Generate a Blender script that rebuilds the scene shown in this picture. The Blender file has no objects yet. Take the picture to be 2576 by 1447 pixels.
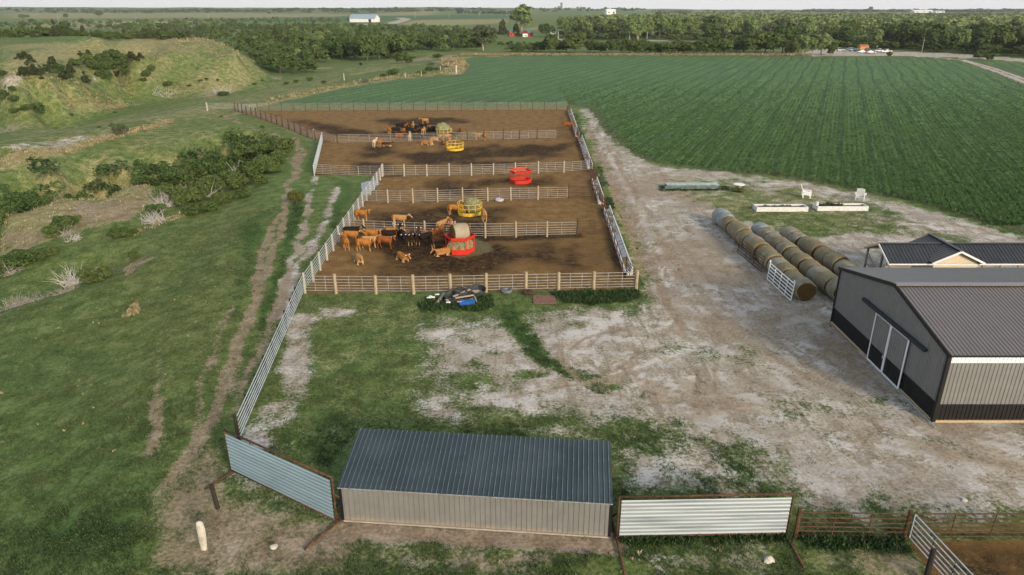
import bpy, bmesh, math, random
import numpy as np
from mathutils import Vector, Matrix

S = bpy.context.scene
COL = S.collection
R = math.radians
random.seed(7)
rng = np.random.default_rng(7)

# ------------------------------------------------------------------ camera
FPX, HY, CH = 1760.0, 20.0, 22.3          # focal length and horizon in a 2576 px wide frame, camera height in m
TH = math.atan((723.5 - HY) / FPX)
SN, CN = math.sin(TH), math.cos(TH)
cam_d = bpy.data.cameras.new('camera')
cam = bpy.data.objects.new('camera', cam_d)
COL.objects.link(cam)
cam.location = (0, 0, CH)
cam.rotation_euler = (math.pi / 2 - TH, 0, 0)
cam_d.sensor_width = 36
cam_d.lens = 36 * FPX / 2576
cam_d.clip_start = 0.5
cam_d.clip_end = 30000
S.camera = cam

# ------------------------------------------------------------------ world, sun, exposure
SUN_EL, SUN_AZ = R(21), R(147)             # azimuth clockwise from +Y: low, behind the camera and to the right
w = bpy.data.worlds.new('World')
S.world = w
w.use_nodes = True
nt = w.node_tree
bg = nt.nodes['Background']
sky = nt.nodes.new('ShaderNodeTexSky')
sky.sky_type = 'NISHITA'
sky.sun_disc = False
sky.sun_elevation = SUN_EL
sky.sun_rotation = SUN_AZ
sky.air_density = 1.0
sky.dust_density = 4.0
sky.ozone_density = 1.0
wtc = nt.nodes.new('ShaderNodeTexCoord')          # thin high overcast over the sky, palest low down
wsx = nt.nodes.new('ShaderNodeSeparateXYZ')
nt.links.new(wtc.outputs['Generated'], wsx.inputs[0])
wcr = nt.nodes.new('ShaderNodeValToRGB')
nt.links.new(wsx.outputs[2], wcr.inputs[0])
e = wcr.color_ramp.elements
e[0].position = 0.0; e[0].color = (.98, .98, .98, 1)
e[1].position = 0.06; e[1].color = (.88, .90, .92, 1)
k_ = e.new(0.5); k_.color = (.44, .49, .545, 1)
k_ = e.new(1.0); k_.color = (.35, .41, .48, 1)
bg.inputs[1].default_value = 0.06
nt.links.new(sky.outputs[0], bg.inputs[0])
veil = nt.nodes.new('ShaderNodeBackground')
nt.links.new(wcr.outputs[0], veil.inputs[0])
veil.inputs[1].default_value = 0.68
wadd = nt.nodes.new('ShaderNodeAddShader')
nt.links.new(bg.outputs[0], wadd.inputs[0]); nt.links.new(veil.outputs[0], wadd.inputs[1])
nt.links.new(wadd.outputs[0], nt.nodes['World Output'].inputs[0])
sd = bpy.data.lights.new('sun', 'SUN')
sd.energy = 2.6
sd.angle = R(11)
sd.color = (1.0, 0.85, 0.64)
sun = bpy.data.objects.new('sun', sd)
COL.objects.link(sun)
sdir = Vector((math.sin(SUN_AZ) * math.cos(SUN_EL), math.cos(SUN_AZ) * math.cos(SUN_EL), math.sin(SUN_EL)))
sun.rotation_euler = sdir.to_track_quat('Z', 'Y').to_euler()
sun.location = (0, 0, 60)
S.view_settings.view_transform = 'Standard'
S.view_settings.look = 'None'
S.view_settings.gamma = 1
S.view_settings.exposure = 0.50

# ------------------------------------------------------------------ helpers: picture <-> place
def ray(u, v):
    a = (u - 1288) / FPX
    b = (723.5 - v) / FPX
    return (a, CN + b * SN, -SN + b * CN)

def G(u, v, z=0.0):
    d = ray(u, v)
    t = (z - CH) / d[2]
    return Vector((d[0] * t, d[1] * t, z))

def zat(u, v, X, Y):
    d = ray(u, v)
    return CH + Y * d[2] / d[1]

def hashn(ix, iy, seed):
    n = (ix.astype(np.int64) * 374761393 + iy.astype(np.int64) * 668265263 + seed * 974634777) & 0x7fffffff
    n = ((n ^ (n >> 13)) * 1274126177) & 0x7fffffff
    n = n ^ (n >> 16)
    return (n & 0xffff) / 65535.0

def vnoise(x, y, seed=0):
    ix, iy = np.floor(x), np.floor(y)
    fx, fy = x - ix, y - iy
    fx = fx * fx * (3 - 2 * fx)
    fy = fy * fy * (3 - 2 * fy)
    a = hashn(ix, iy, seed); b = hashn(ix + 1, iy, seed)
    c = hashn(ix, iy + 1, seed); d = hashn(ix + 1, iy + 1, seed)
    return (a * (1 - fx) + b * fx) * (1 - fy) + (c * (1 - fx) + d * fx) * fy

def fbm(x, y, sc, seed=0, octv=4, gain=0.55):
    t = 0.0; amp = 1.0; tot = 0.0
    for o in range(octv):
        t = t + amp * vnoise(x * sc, y * sc, seed + o * 17)
        tot += amp
        amp *= gain
        sc *= 2.03
    return t / tot - 0.5

def sstep(a, b, x):
    t = np.clip((x - a) / (b - a), 0, 1)
    return t * t * (3 - 2 * t)

# ------------------------------------------------------------------ terrain height
ANCH = [  # u, v, z : points read off the photograph with an estimate of their height
 (0,1447,-1.2),(150,1447,-.6),(330,1447,-.1),(0,1250,-1.6),(150,1200,-1.0),(330,1200,-.3),(0,1050,-2.0),(150,1020,-1.5),(300,1000,-.9),(430,1000,-.3),
 (0,900,-2.6),(150,860,-2.2),(300,840,-1.5),(430,820,-.9),(520,800,-.4),(0,815,-2.9),(100,775,-2.6),(200,730,-2.3),(300,690,-2.0),(380,655,-1.6),
 (430,700,-1.3),(500,700,-.9),(580,700,-.4),(450,640,-1.4),(540,620,-1.0),(620,600,-.3),(640,540,-.5),(690,480,-.3),
 (0,775,-4.2),(80,740,-4.1),(150,712,-3.9),(230,685,-3.6),(300,665,-3.0),
 (40,715,-3.4),(120,660,-3.0),(200,632,-2.6),(300,605,-2.1),(400,580,-1.7),(500,556,-1.4),(600,515,-1.1),(660,470,-.8),(710,430,-.6),
 (20,700,-3.6),(100,645,-2.9),(180,612,-2.6),(280,583,-2.2),(370,560,-1.8),(470,530,-1.5),(560,506,-1.2),(640,455,-.9),(700,410,-.7),
 (0,640,-9.2),(90,594,-9.2),(200,566,-9.0),(300,545,-8.8),(400,518,-8.4),(490,490,-7.8),(580,455,-7.0),(650,418,-5.4),(700,392,-3.4),
 (0,560,-4.6),(100,530,-4.2),(160,500,-3.4),(230,515,-4.6),(300,480,-3.8),(380,470,-4.4),(460,440,-4.2),(520,400,-2.4),(600,375,-1.6),(680,358,-.5),
 (0,480,-2.4),(150,450,-2.0),(300,420,-1.8),(420,390,-1.2),(540,350,-.5),(640,335,-.1),
 (0,420,-.6),(150,400,-.5),(300,365,-.3),(430,330,-.1),(560,300,0),(0,392,-.2),(150,368,0),(290,345,.1),(400,305,.1),(500,282,0),(560,272,0),
 (0,372,.8),(100,358,.8),(200,342,.7),(290,325,.6),(390,292,.3),(500,268,0),
 (0,345,-5.0),(100,335,-5.4),(200,320,-5.6),(300,298,-5.6),(400,275,-5.4),(480,258,-4.6),(560,246,-3.6),
 (0,315,-6.2),(100,308,-6.4),(200,298,-6.4),(300,275,-6.4),(380,258,-6.4),(460,252,-6.0),(560,236,-5.0),(640,216,-4.6),(700,205,-3.6),
 (0,270,-3.5),(80,262,-2.0),(180,262,-3.4),(260,258,-5.0),(310,240,-5.8),
 (0,230,1.0),(70,222,2.5),(150,222,1.2),(220,236,-2.0),(270,250,-4.6),
 (0,206,3.6),(60,196,4.6),(120,194,4.4),(180,206,2.4),(240,222,-1.0),(290,238,-4.4),
 (100,184,4.4),(180,186,3.6),(230,196,1.2),(270,208,-1.6),(310,222,-4.2),(200,170,4.6),(250,172,2.4),(290,188,-1.8),(320,205,-4.0),(300,160,1.5),(330,175,-2.2),(345,200,-4.4),
 (345,222,-5.4),(400,238,-5.2),(470,240,-5.4),(560,226,-4.6),(640,205,-4.4),
 (360,180,.2),(430,195,-.8),(520,200,-1.4),(600,190,-2.6),(650,186,-3.8),(380,150,5.0),(450,160,3.4),(530,165,2.4),(600,165,.6),(640,172,-2.2),
 (360,138,6.6),(430,128,7.4),(500,119,7.8),(560,112,7.8),(590,124,7.6),(620,145,3.4),
 (0,160,6.0),(120,155,6.4),(250,145,7.0),(0,130,8.0),(150,122,8.6),(300,120,9.0),(420,112,8.4),(0,106,9.2),(120,101,9.6),(250,98,10),(400,97,9.0),(500,101,8.6),(550,107,8.1),
 (300,142,6.6),(330,148,5.6),(350,142,6.6),(270,146,6.6),(240,150,6.2),(330,128,8.4),(220,128,8.2),(370,118,9.3),(300,108,9.6),(100,112,8.9),(440,104,8.6),(500,108,8.4),
 (700,190,-5.0),(760,176,-5.0),(820,168,-4.8),(900,160,-4.4),(980,150,-3.6),(1060,142,-2.6),(680,165,-5),(760,150,-5),(880,140,-4.5),(1000,132,-3),
 (720,222,-2.4),(800,205,-2.6),(880,192,-2.2),(960,178,-1.8),(1040,165,-1.4),(1110,152,-.8),(760,232,-.6),(860,214,-.8),(960,200,-.7),(1080,192,-.3),
]
AP = np.array([[G(u, v, z).x, G(u, v, z).y, z] for u, v, z in ANCH])
for yy in (18, 28, 40, 55, 70, 90, 110, 130, 150, 170, 200, 240, 280, 320, 360):  # the flat ground on the right
    for xx in (-12, 10):
        AP = np.vstack([AP, [xx, yy, 0.0]])
for yy, xx, zz in ((460, -120, 0), (460, -200, 1), (480, -330, 2), (520, -60, -2), (400, -60, -3), (420, 0, -1), (400, -330, 9), (300, -330, 9), (200, -260, 2), (120, -140, -1), (60, -80, -3), (30, -60, -3), (10, -40, -1.5), (10, -15, 0), (-40, -30, 0)):
    AP = np.vstack([AP, [xx, yy, zz]])

def warp(x, y):
    q = np.maximum(y, -10) + 22
    return x / q * 3.0, np.log(q) * 2.2

_ax, _ay = warp(AP[:, 0], AP[:, 1])
_D = np.hypot(_ax[:, None] - _ax[None, :], _ay[:, None] - _ay[None, :])
_K = np.sqrt(_D ** 2 + 0.0006)
_n = len(AP)
_A = np.zeros((_n + 3, _n + 3))
_A[:_n, :_n] = _K + np.eye(_n) * 0.004 * -1
_A[:_n, _n] = 1; _A[:_n, _n + 1] = _ax; _A[:_n, _n + 2] = _ay
_A[_n:, :_n] = _A[:_n, _n:].T
_W = np.linalg.solve(_A, np.concatenate([AP[:, 2], [0, 0, 0]]))

FL_Y = np.array([-50, 0, 23, 33, 45, 55, 70, 84, 100, 115, 130, 150, 168, 180, 200, 230, 270, 320, 352, 372, 400])
FL_X = np.array([-12, -14, -15.5, -18, -21.5, -24, -26, -28, -33, -36, -42, -56, -72, -66, -58, -52, -46, -36, -30, -30, -60])
HP_U = np.array([-2.0, -.78, -.55, -.36, -.2, -.1, 0.04, .12, .24, .36, .5, .78, 2.0])
HP_Z = np.array([34, 32, 26, 23, 21, 27, 20, 14, 8, 4, 3, 12, 14])

def far_h(x, y):
    u = x / np.maximum(y, 50)
    prof = np.interp(u, HP_U, HP_Z)
    t = sstep(1600, 5200, y)
    z = -1.2 * sstep(380, 480, y) + t * prof
    z = z + fbm(x, y, 1 / 420., 5, 3) * 16 * sstep(700, 3000, y)
    return z

def hz(x, y):
    x = np.atleast_1d(np.asarray(x, float)); y = np.atleast_1d(np.asarray(y, float))
    z = np.zeros_like(x)
    edge = np.interp(y, FL_Y, FL_X)
    left = sstep(0, 7, edge - x) * (y < 600)
    m = left > 0
    if m.any():
        wx, wy = warp(x[m], y[m])
        zz = np.zeros(len(wx))
        for i in range(0, len(wx), 20000):
            d = np.hypot(wx[i:i + 20000, None] - _ax[None, :], wy[i:i + 20000, None] - _ay[None, :])
            zz[i:i + 20000] = np.sqrt(d ** 2 + 0.0006) @ _W[:_n] + _W[_n] + _W[_n + 1] * wx[i:i + 20000] + _W[_n + 2] * wy[i:i + 20000]
        zz = zz + fbm(x[m], y[m], 0.10, 3, 4) * 0.7 * sstep(2, 14, edge[m] - x[m])
        z[m] = zz * left[m]
    f = sstep(375, 470, y)
    f = np.where(x < -60, sstep(430, 540, y), f)
    return z * (1 - f) + far_h(x, y) * f

def hit(u, v):
    """where the sight line through a point of the photograph meets the terrain"""
    d = ray(u, v)
    ts = np.concatenate([np.arange(15, 600, .4), np.arange(600, 9000, 12.)]) / 1.0
    x = d[0] / d[1] * ts; y = ts; zr = CH + d[2] / d[1] * ts
    k = np.nonzero(zr < hz(x, y))[0]
    if len(k) == 0:
        return Vector((x[-1], y[-1], float(hz(x[-1:], y[-1:])[0])))
    i = k[0]
    return Vector((x[i], y[i], float(hz(x[i:i + 1], y[i:i + 1])[0])))

def zg(x, y):
    return float(hz(np.array([x]), np.array([y]))[0])

# ------------------------------------------------------------------ materials
MATS = {}
def ramp(nt, fac, stops):
    n = nt.nodes.new('ShaderNodeValToRGB')
    nt.links.new(fac, n.inputs[0])
    e = n.color_ramp.elements
    while len(e) < len(stops):
        e.new(0.5)
    for i, (p, c) in enumerate(stops):
        e[i].position = p
        e[i].color = (c[0], c[1], c[2], 1)
    return n.outputs[0]

def noise(nt, vec, sc, det=4, rough=.55, dist=0.0):
    n = nt.nodes.new('ShaderNodeTexNoise')
    n.inputs['Scale'].default_value = sc
    n.inputs['Detail'].default_value = det
    n.inputs['Roughness'].default_value = rough
    n.inputs['Distortion'].default_value = dist
    nt.links.new(vec, n.inputs['Vector'])
    return n.outputs[0]

def mixc(nt, fac, a, b, mode='MIX'):
    n = nt.nodes.new('ShaderNodeMix')
    n.data_type = 'RGBA'
    n.blend_type = mode
    if isinstance(fac, (int, float)): n.inputs[0].default_value = fac
    else: nt.links.new(fac, n.inputs[0])
    for s, i in ((a, 6), (b, 7)):
        if isinstance(s, tuple): n.inputs[i].default_value = (s[0], s[1], s[2], 1)
        else: nt.links.new(s, n.inputs[i])
    return n.outputs[2]

def math_(nt, op, a, b=None, c=None):
    n = nt.nodes.new('ShaderNodeMath')
    n.operation = op
    for i, s in enumerate((a, b, c)):
        if s is None: continue
        if isinstance(s, (int, float)): n.inputs[i].default_value = s
        else: nt.links.new(s, n.inputs[i])
    return n.outputs[0]

def mapr(nt, v, a, b, c=0.0, d=1.0, smooth=True):
    n = nt.nodes.new('ShaderNodeMapRange')
    if smooth: n.interpolation_type = 'SMOOTHSTEP'
    nt.links.new(v, n.inputs[0])
    for i, s in enumerate((a, b, c, d)): n.inputs[i + 1].default_value = s
    return n.outputs[0]

def new_mat(name):
    m = bpy.data.materials.new(name)
    m.use_nodes = True
    t = m.node_tree
    return m, t, t.nodes['Principled BSDF']

def mat(name, col, rough=.75, var=.18, sc=4.0, col2=None, lo=.35, hi=.65, bump=0.0, bsc=20., metal=0.0, spec=.3, det=5, stretch=None):
    if name in MATS: return MATS[name]
    m, t, p = new_mat(name)
    tc = t.nodes.new('ShaderNodeTexCoord')
    vec = tc.outputs['Object']
    if stretch:
        mp = t.nodes.new('ShaderNodeMapping')
        mp.inputs['Scale'].default_value = stretch
        t.links.new(vec, mp.inputs[0]); vec = mp.outputs[0]
    n = noise(t, vec, sc, det)
    c2 = col2 or tuple(min(1, c * (1 + var)) for c in col)
    c1 = col if col2 else tuple(c * (1 - var) for c in col)
    t.links.new(ramp(t, n, [(lo, c1), (hi, c2)]), p.inputs['Base Color'])
    p.inputs['Roughness'].default_value = rough
    p.inputs['Metallic'].default_value = metal
    p.inputs['Specular IOR Level'].default_value = spec
    if bump:
        b = t.nodes.new('ShaderNodeBump')
        b.inputs['Strength'].default_value = bump
        b.inputs['Distance'].default_value = 0.05
        t.links.new(noise(t, vec, bsc, 4), b.inputs['Height'])
        t.links.new(b.outputs[0], p.inputs['Normal'])
    MATS[name] = m
    return m

def leaf_mat(name, dark, light, warm=None):
    m, t, p = new_mat(name)
    at = t.nodes.new('ShaderNodeAttribute'); at.attribute_name = 'tint'
    oi = t.nodes.new('ShaderNodeObjectInfo')
    c = ramp(t, at.outputs['Fac'], [(0.0, dark), (1.0, light)])
    if warm:
        c = mixc(t, math_(t, 'MULTIPLY', oi.outputs['Random'], .55), c, warm)
    p.inputs['Roughness'].default_value = .7
    p.inputs['Specular IOR Level'].default_value = .15
    t.links.new(c, p.inputs['Base Color'])
    tr = t.nodes.new('ShaderNodeBsdfTranslucent')
    t.links.new(c, tr.inputs[0])
    mx = t.nodes.new('ShaderNodeMixShader'); mx.inputs[0].default_value = .22
    t.links.new(p.outputs[0], mx.inputs[1]); t.links.new(tr.outputs[0], mx.inputs[2])
    t.links.new(mx.outputs[0], t.nodes['Material Output'].inputs[0])
    MATS[name] = m
    return m

# ------------------------------------------------------------------ helpers: meshes and objects
def tag(o, label=None, cat=None, group=None, kind=None):
    if label: o['label'] = label
    if cat: o['category'] = cat
    if group: o['group'] = group
    if kind: o['kind'] = kind
    return o

def thing(name, label, cat, loc=(0, 0, 0), rz=0.0, group=None):
    o = bpy.data.objects.new(name, None)
    COL.objects.link(o)
    o.location = loc
    o.rotation_euler = (0, 0, rz)
    o.empty_display_size = .3
    return tag(o, label, cat, group)

def link(name, me, m=None, parent=None):
    o = bpy.data.objects.new(name, me)
    COL.objects.link(o)
    if m and not me.materials: me.materials.append(m)
    if parent: o.parent = parent
    return o

def copy_tree(o, parent=None):
    c = o.copy()
    COL.objects.link(c)
    c.parent = parent
    for ch in o.children: copy_tree(ch, c)
    return c

def np_mesh(name, V, F, smooth=False, tint=None):
    V = np.ascontiguousarray(V, np.float32); F = np.ascontiguousarray(F, np.int32)
    me = bpy.data.meshes.new(name)
    k = F.shape[1]
    me.vertices.add(len(V)); me.vertices.foreach_set('co', V.ravel())
    me.loops.add(F.size); me.loops.foreach_set('vertex_index', F.ravel())
    me.polygons.add(len(F))
    me.polygons.foreach_set('loop_start', np.arange(0, F.size, k, dtype=np.int32))
    me.polygons.foreach_set('use_smooth', np.full(len(F), smooth, dtype=bool))
    if tint is not None:
        a = me.attributes.new('tint', 'FLOAT', 'FACE')
        a.data.foreach_set('value', np.ascontiguousarray(tint, np.float32))
    me.update(calc_edges=True)
    return me

class MB:
    """collects simple solids and links them as one mesh"""
    def __init__(s): s.v = []; s.f = []
    def add(s, vs, fs):
        o = len(s.v)
        s.v += [tuple(p) for p in vs]
        s.f += [tuple(i + o for i in q) for q in fs]
    def box(s, c, d, rz=0.0, M=None, taper=1.0):
        x, y, z = d[0] / 2, d[1] / 2, d[2] / 2
        ps = [(-x, -y, -z), (x, -y, -z), (x, y, -z), (-x, y, -z), (-x * taper, -y * taper, z), (x * taper, -y * taper, z), (x * taper, y * taper, z), (-x * taper, y * taper, z)]
        if M is None: M = Matrix.Rotation(rz, 3, 'Z')
        s.add([M @ Vector(p) + Vector(c) for p in ps], [(3, 2, 1, 0), (4, 5, 6, 7), (0, 1, 5, 4), (1, 2, 6, 5), (2, 3, 7, 6), (3, 0, 4, 7)])
    def bar(s, a, b, wd, h):
        """a rectangular bar from a to b, wd wide, h high"""
        a, b = Vector(a), Vector(b)
        d = b - a
        L = d.length
        d.normalize()
        up = Vector((0, 0, 1)) if abs(d.z) < .95 else Vector((0, 1, 0))
        r = d.cross(up).normalized(); up = r.cross(d)
        M = Matrix((d, r, up)).transposed()
        s.box((a + b) / 2, (L, wd, h), M=M)
    def tube(s, pts, rad, n=6, cap=True):
        pts = [Vector(p) for p in pts]
        if isinstance(rad, (int, float)): rad = [rad] * len(pts)
        rings = []
        for i, p in enumerate(pts):
            d = (pts[min(i + 1, len(pts) - 1)] - pts[max(i - 1, 0)]).normalized()
            up = Vector((0, 0, 1)) if abs(d.z) < .9 else Vector((1, 0, 0))
            a = d.cross(up).normalized(); b = a.cross(d)
            rings.append([p + (a * math.cos(2 * math.pi * k / n) + b * math.sin(2 * math.pi * k / n)) * rad[i] for k in range(n)])
        s.rings(rings, cap)
    def rings(s, rings, cap=True):
        n = len(rings[0]); o = len(s.v)
        for r in rings: s.v += [tuple(p) for p in r]
        for i in range(len(rings) - 1):
            for k in range(n):
                s.f.append((o + i * n + k, o + i * n + (k + 1) % n, o + (i + 1) * n + (k + 1) % n, o + (i + 1) * n + k))
        if cap:
            s.f.append(tuple(o + k for k in reversed(range(n))))
            s.f.append(tuple(o + (len(rings) - 1) * n + k for k in range(n)))
    def ell(s, secs, n=12):
        """loft of ellipses: (centre, half axis a, half axis b)"""
        rr = []
        for c, a, b in secs:
            c, a, b = Vector(c), Vector(a), Vector(b)
            rr.append([c + a * math.cos(2 * math.pi * k / n) + b * math.sin(2 * math.pi * k / n) for k in range(n)])
        s.rings(rr)
    def prism(s, prof, y0, y1, ax='y'):
        """extrude an (x,z) outline from y0 to y1"""
        n = len(prof)
        vs = [(p[0], y0, p[1]) for p in prof] + [(p[0], y1, p[1]) for p in prof]
        if ax == 'x': vs = [(y, x, z) for x, y, z in vs]
        fs = [(i, (i + 1) % n, n + (i + 1) % n, n + i) for i in range(n)] + [tuple(reversed(range(n))), tuple(range(n, 2 * n))]
        s.add(vs, fs)
    def ribbed(s, o, U, V, N, L, pitch, rh, rw, t0=None, t1=None, thick=0.0):
        """profiled metal sheet: ribs run along V, repeat along U every `pitch`"""
        o, U, V, N = Vector(o), Vector(U).normalized(), Vector(V), Vector(N).normalized()
        pr = [(0, 0)]
        k = pitch / 2
        while k < L - rw:
            pr += [(k - rw, 0), (k - rw * .5, rh), (k + rw * .5, rh), (k + rw, 0)]
            k += pitch
        pr.append((L, 0))
        b = len(s.v)
        for q, h in pr:
            a0 = t0(q) if t0 else 0.0
            a1 = t1(q) if t1 else 1.0
            p = o + U * q + N * h
            s.v.append(tuple(p + V * a0)); s.v.append(tuple(p + V * a1))
        for i in range(len(pr) - 1):
            s.f.append((b + 2 * i, b + 2 * i + 2, b + 2 * i + 3, b + 2 * i + 1))
    def mesh(s, name, origin=(0, 0, 0), smooth=False):
        o = Vector(origin)
        me = bpy.data.meshes.new(name)
        me.from_pydata([tuple(Vector(p) - o) for p in s.v], [], s.f)
        bm = bmesh.new(); bm.from_mesh(me)
        bmesh.ops.recalc_face_normals(bm, faces=bm.faces)
        bm.to_mesh(me); bm.free()
        if smooth:
            me.polygons.foreach_set('use_smooth', [True] * len(me.polygons))
        me.update()
        return me
    def build(s, name, m, parent=None, origin=None, smooth=False):
        if origin is None: origin = parent.location if parent and not parent.parent else (0, 0, 0)
        return link(name, s.mesh(name, origin, smooth), m, parent)

def subpart(mb, name, m, part, root, smooth=False):
    """a child of a part: the part sits at its root's origin, so measure from the root"""
    return link(name, mb.mesh(name, root.location, smooth), m, part)

def wob(me, amp, sc=1.5, seed=0):
    """uneven hand-made surfaces"""
    n = len(me.vertices)
    co = np.zeros(n * 3, np.float32); me.vertices.foreach_get('co', co); co = co.reshape(-1, 3)
    for k in range(3):
        co[:, k] += amp * 2 * (vnoise(co[:, (k + 1) % 3] * sc + seed, co[:, (k + 2) % 3] * sc + co[:, k] * sc * .7, seed + k) - .5)
    me.vertices.foreach_set('co', co.ravel()); me.update()
    return me

# ------------------------------------------------------------------ ground sheet with painted cover
def P2(pts):
    out = []
    for q in pts:
        g = G(q[0], q[1]) if q[1] > HY + 8 else None
        if g is not None and g.y < 360 and g.x > np.interp(g.y, FL_Y, FL_X) + 1: out.append((g.x, g.y))
        else:
            h = hit(q[0], q[1]); out.append((h.x, h.y))
    return np.array(out)

def dseg(X, Y, a, b):
    ab = b - a
    t = np.clip(((X - a[0]) * ab[0] + (Y - a[1]) * ab[1]) / max(1e-9, ab @ ab), 0, 1)
    return np.hypot(X - a[0] - t * ab[0], Y - a[1] - t * ab[1])

def d_line(X, Y, P):
    d = np.full(X.shape, 1e9)
    for i in range(len(P) - 1): d = np.minimum(d, dseg(X, Y, P[i], P[i + 1]))
    return d

def d_poly(X, Y, P):
    d = np.full(X.shape, 1e9); ins = np.zeros(X.shape, bool)
    for i in range(len(P)):
        a, b = P[i], P[(i + 1) % len(P)]
        d = np.minimum(d, dseg(X, Y, a, b))
        c = (a[1] > Y) != (b[1] > Y)
        xi = a[0] + (Y - a[1]) * (b[0] - a[0]) / (b[1] - a[1] + 1e-12)
        ins ^= c & (X < xi)
    return np.where(ins, -d, d)

KEYS = ['dry', 'bare', 'soil', 'pen', 'mud', 'lush', 'crop']
PAINT = []   # (channel, 'p' or 'l', world points, amount, feather or (width, feather), mode)
def poly(ch, pts, amt=1.0, fe=1.0, mode='max'): PAINT.append((ch, 'p', P2(pts), amt, fe, mode))
def line(ch, pts, wd, fe=.6, amt=1.0, mode='max'): PAINT.append((ch, 'l', P2(pts), amt, (wd, fe), mode))

# yard, lane and the strip along the crop
YARD = [(1455,275),(1500,272),(1512,310),(1556,365),(1640,414),(1760,430),(1960,450),(2140,482),(2330,524),(2600,606),(3000,740),(3400,900),(3400,1320),(2400,1285),(2050,1285),(1960,1240),(1900,1150),(1800,1100),(1640,1085),(1540,1060),(1420,1055),(1330,1045),(1240,1000),(1260,900),(1400,830),(1560,790),(1630,750),(1615,690),(1565,560),(1525,450)]
poly('bare', YARD, .80, 6.0)
poly('bare', [(1040,830),(1250,775),(1640,770),(1700,900),(1600,1060),(1200,1050),(1060,1080),(1010,1010),(1060,930)], .56, 5)
poly('bare', [(1240,880),(1400,830),(1460,900),(1420,1010),(1250,1000),(1190,930)], .68, 3)
poly('bare', [(1030,1020),(1180,985),(1200,1050),(1060,1090)], .55, 3)
poly('bare', [(1660,446),(1860,452),(2050,474),(2260,534),(2420,596),(2480,640),(2360,600),(2180,590),(2000,600),(1900,566),(1800,530),(1690,490)], .33, 3, 'min')
poly('dry', [(1660,446),(1860,452),(2050,474),(2260,534),(2430,600),(2180,600),(2000,600),(1900,566),(1800,530),(1690,490)], .44, 2)
poly('bare', [(1950,590),(2200,590),(2330,620),(2200,680),(2050,680),(1990,640)], .8, 3)
poly('bare', [(1540,1060),(1800,1095),(1900,1140),(1980,1240),(1950,1270),(1540,1275)], .45, 4)
poly('bare', [(690,1060),(1000,1060),(1560,1040),(1560,1110),(1200,1100),(900,1092),(820,1190),(700,1130)], .40, 4)
poly('bare', [(1550,1088),(1680,1100),(1850,1105),(1950,1190),(2010,1250),(1950,1265),(1540,1270)], .45, 3, 'min')
poly('lush', [(1550,1095),(1680,1105),(1830,1115),(1930,1190),(1990,1240),(1560,1260)], .45, 3)
poly('bare', [(1400,735),(1600,730),(1610,765),(1560,775),(1400,772)], .12, 1, 'min')
line('bare', [(1275,770),(1290,810),(1320,850),(1350,890),(1420,930),(1520,975)], 1.7, 1.2, .12, 'min')
line('lush', [(1275,770),(1290,810),(1320,850),(1350,890),(1420,930),(1520,975)], 1.5, 1.2, .8)
poly('bare', [(1300,935),(1380,935),(1390,950),(1300,950)], .15, 1, 'min')
poly('soil', [(1610,420),(1760,440),(1830,560),(2050,720),(2080,830),(1900,900),(1700,830),(1640,640),(1560,470)], .50, 8)
poly('soil', [(1500,940),(2100,900),(2350,1080),(2576,1070),(2900,1200),(2000,1180),(1700,1060)], .45, 9)
line('soil', [(1470,300),(1520,420),(1580,560),(1650,700),(1720,850),(1900,960),(2200,1050)], 1.0, 1.0, .66)
line('soil', [(1498,300),(1560,420),(1640,560),(1720,700),(1850,850),(2050,960)], 1.0, 1.0, .62)
line('soil', [(1500,980),(1580,940),(1600,880),(1690,830),(1850,810)], .7, .8, .6)
line('soil', [(1410,900),(1460,960),(1580,1000),(1800,1010),(2100,1100),(2500,1160)], .8, 1, .58)
line('soil', [(1900,1010),(2100,1050),(2300,1120),(2600,1180)], 1.6, 2, .6)
line('soil', [(2080,800),(2200,900),(2345,1070)], 2.2, 2.5, .62)
poly('lush', [(2080,820),(2215,930),(2345,1068),(2240,1010),(2130,900)], .35, 2)
poly('bare', [(1480,320),(1500,400),(1540,500),(1510,430)], .2, 2, 'min')
line('dry', [(1530,470),(1560,540),(1600,640),(1616,690)], 1.0, .8, 1.0)
line('bare', [(1530,470),(1560,540),(1600,640),(1616,690)], 1.2, .6, .1, 'min')
for off in (0, 1.5):
    for q in ([(1480,330),(1530,470),(1600,640),(1660,800),(1600,900),(1480,960),(1250,1000)],[(1560,470),(1680,700),(1820,860),(2000,960),(2250,1090),(2600,1190)],[(1640,560),(1800,760),(1980,880),(2100,960),(2200,1050),(2600,1130)],[(1430,880),(1470,850),(1560,830),(1680,850),(1760,920),(1740,990),(1620,1020)],[(1500,960),(1700,900),(1900,820),(2050,770)],[(1480,900),(1550,960),(1700,1010),(1950,1040),(2200,1130)]):
        w_ = P2(q)
        PAINT.append(('soil', 'l', w_ + np.array([off * .9, off * .3]), .72, (.42, .5), 'max'))
poly('soil', [(2085,810),(2200,905),(2345,1066),(2240,1060),(2090,940),(2030,850)], .6, 4)
# corridor of grass beside the silver fence
poly('dry', [(770,760),(1060,770),(1060,900),(1000,1080),(900,1090),(780,1060)], .34, 2)
line('bare', [(757,805),(742,870),(735,930),(742,990),(700,1060)], 2.1, 1.6, .60)
line('bare', [(690,1020),(660,1085),(640,1120)], 1.8, 1.6, .66)
poly('bare', [(800,775),(900,780),(880,800),(800,800)], .42, 1)
poly('lush', [(690,1085),(860,1075),(900,1090),(840,1180),(800,1190),(720,1130)], .35, 3)
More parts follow.
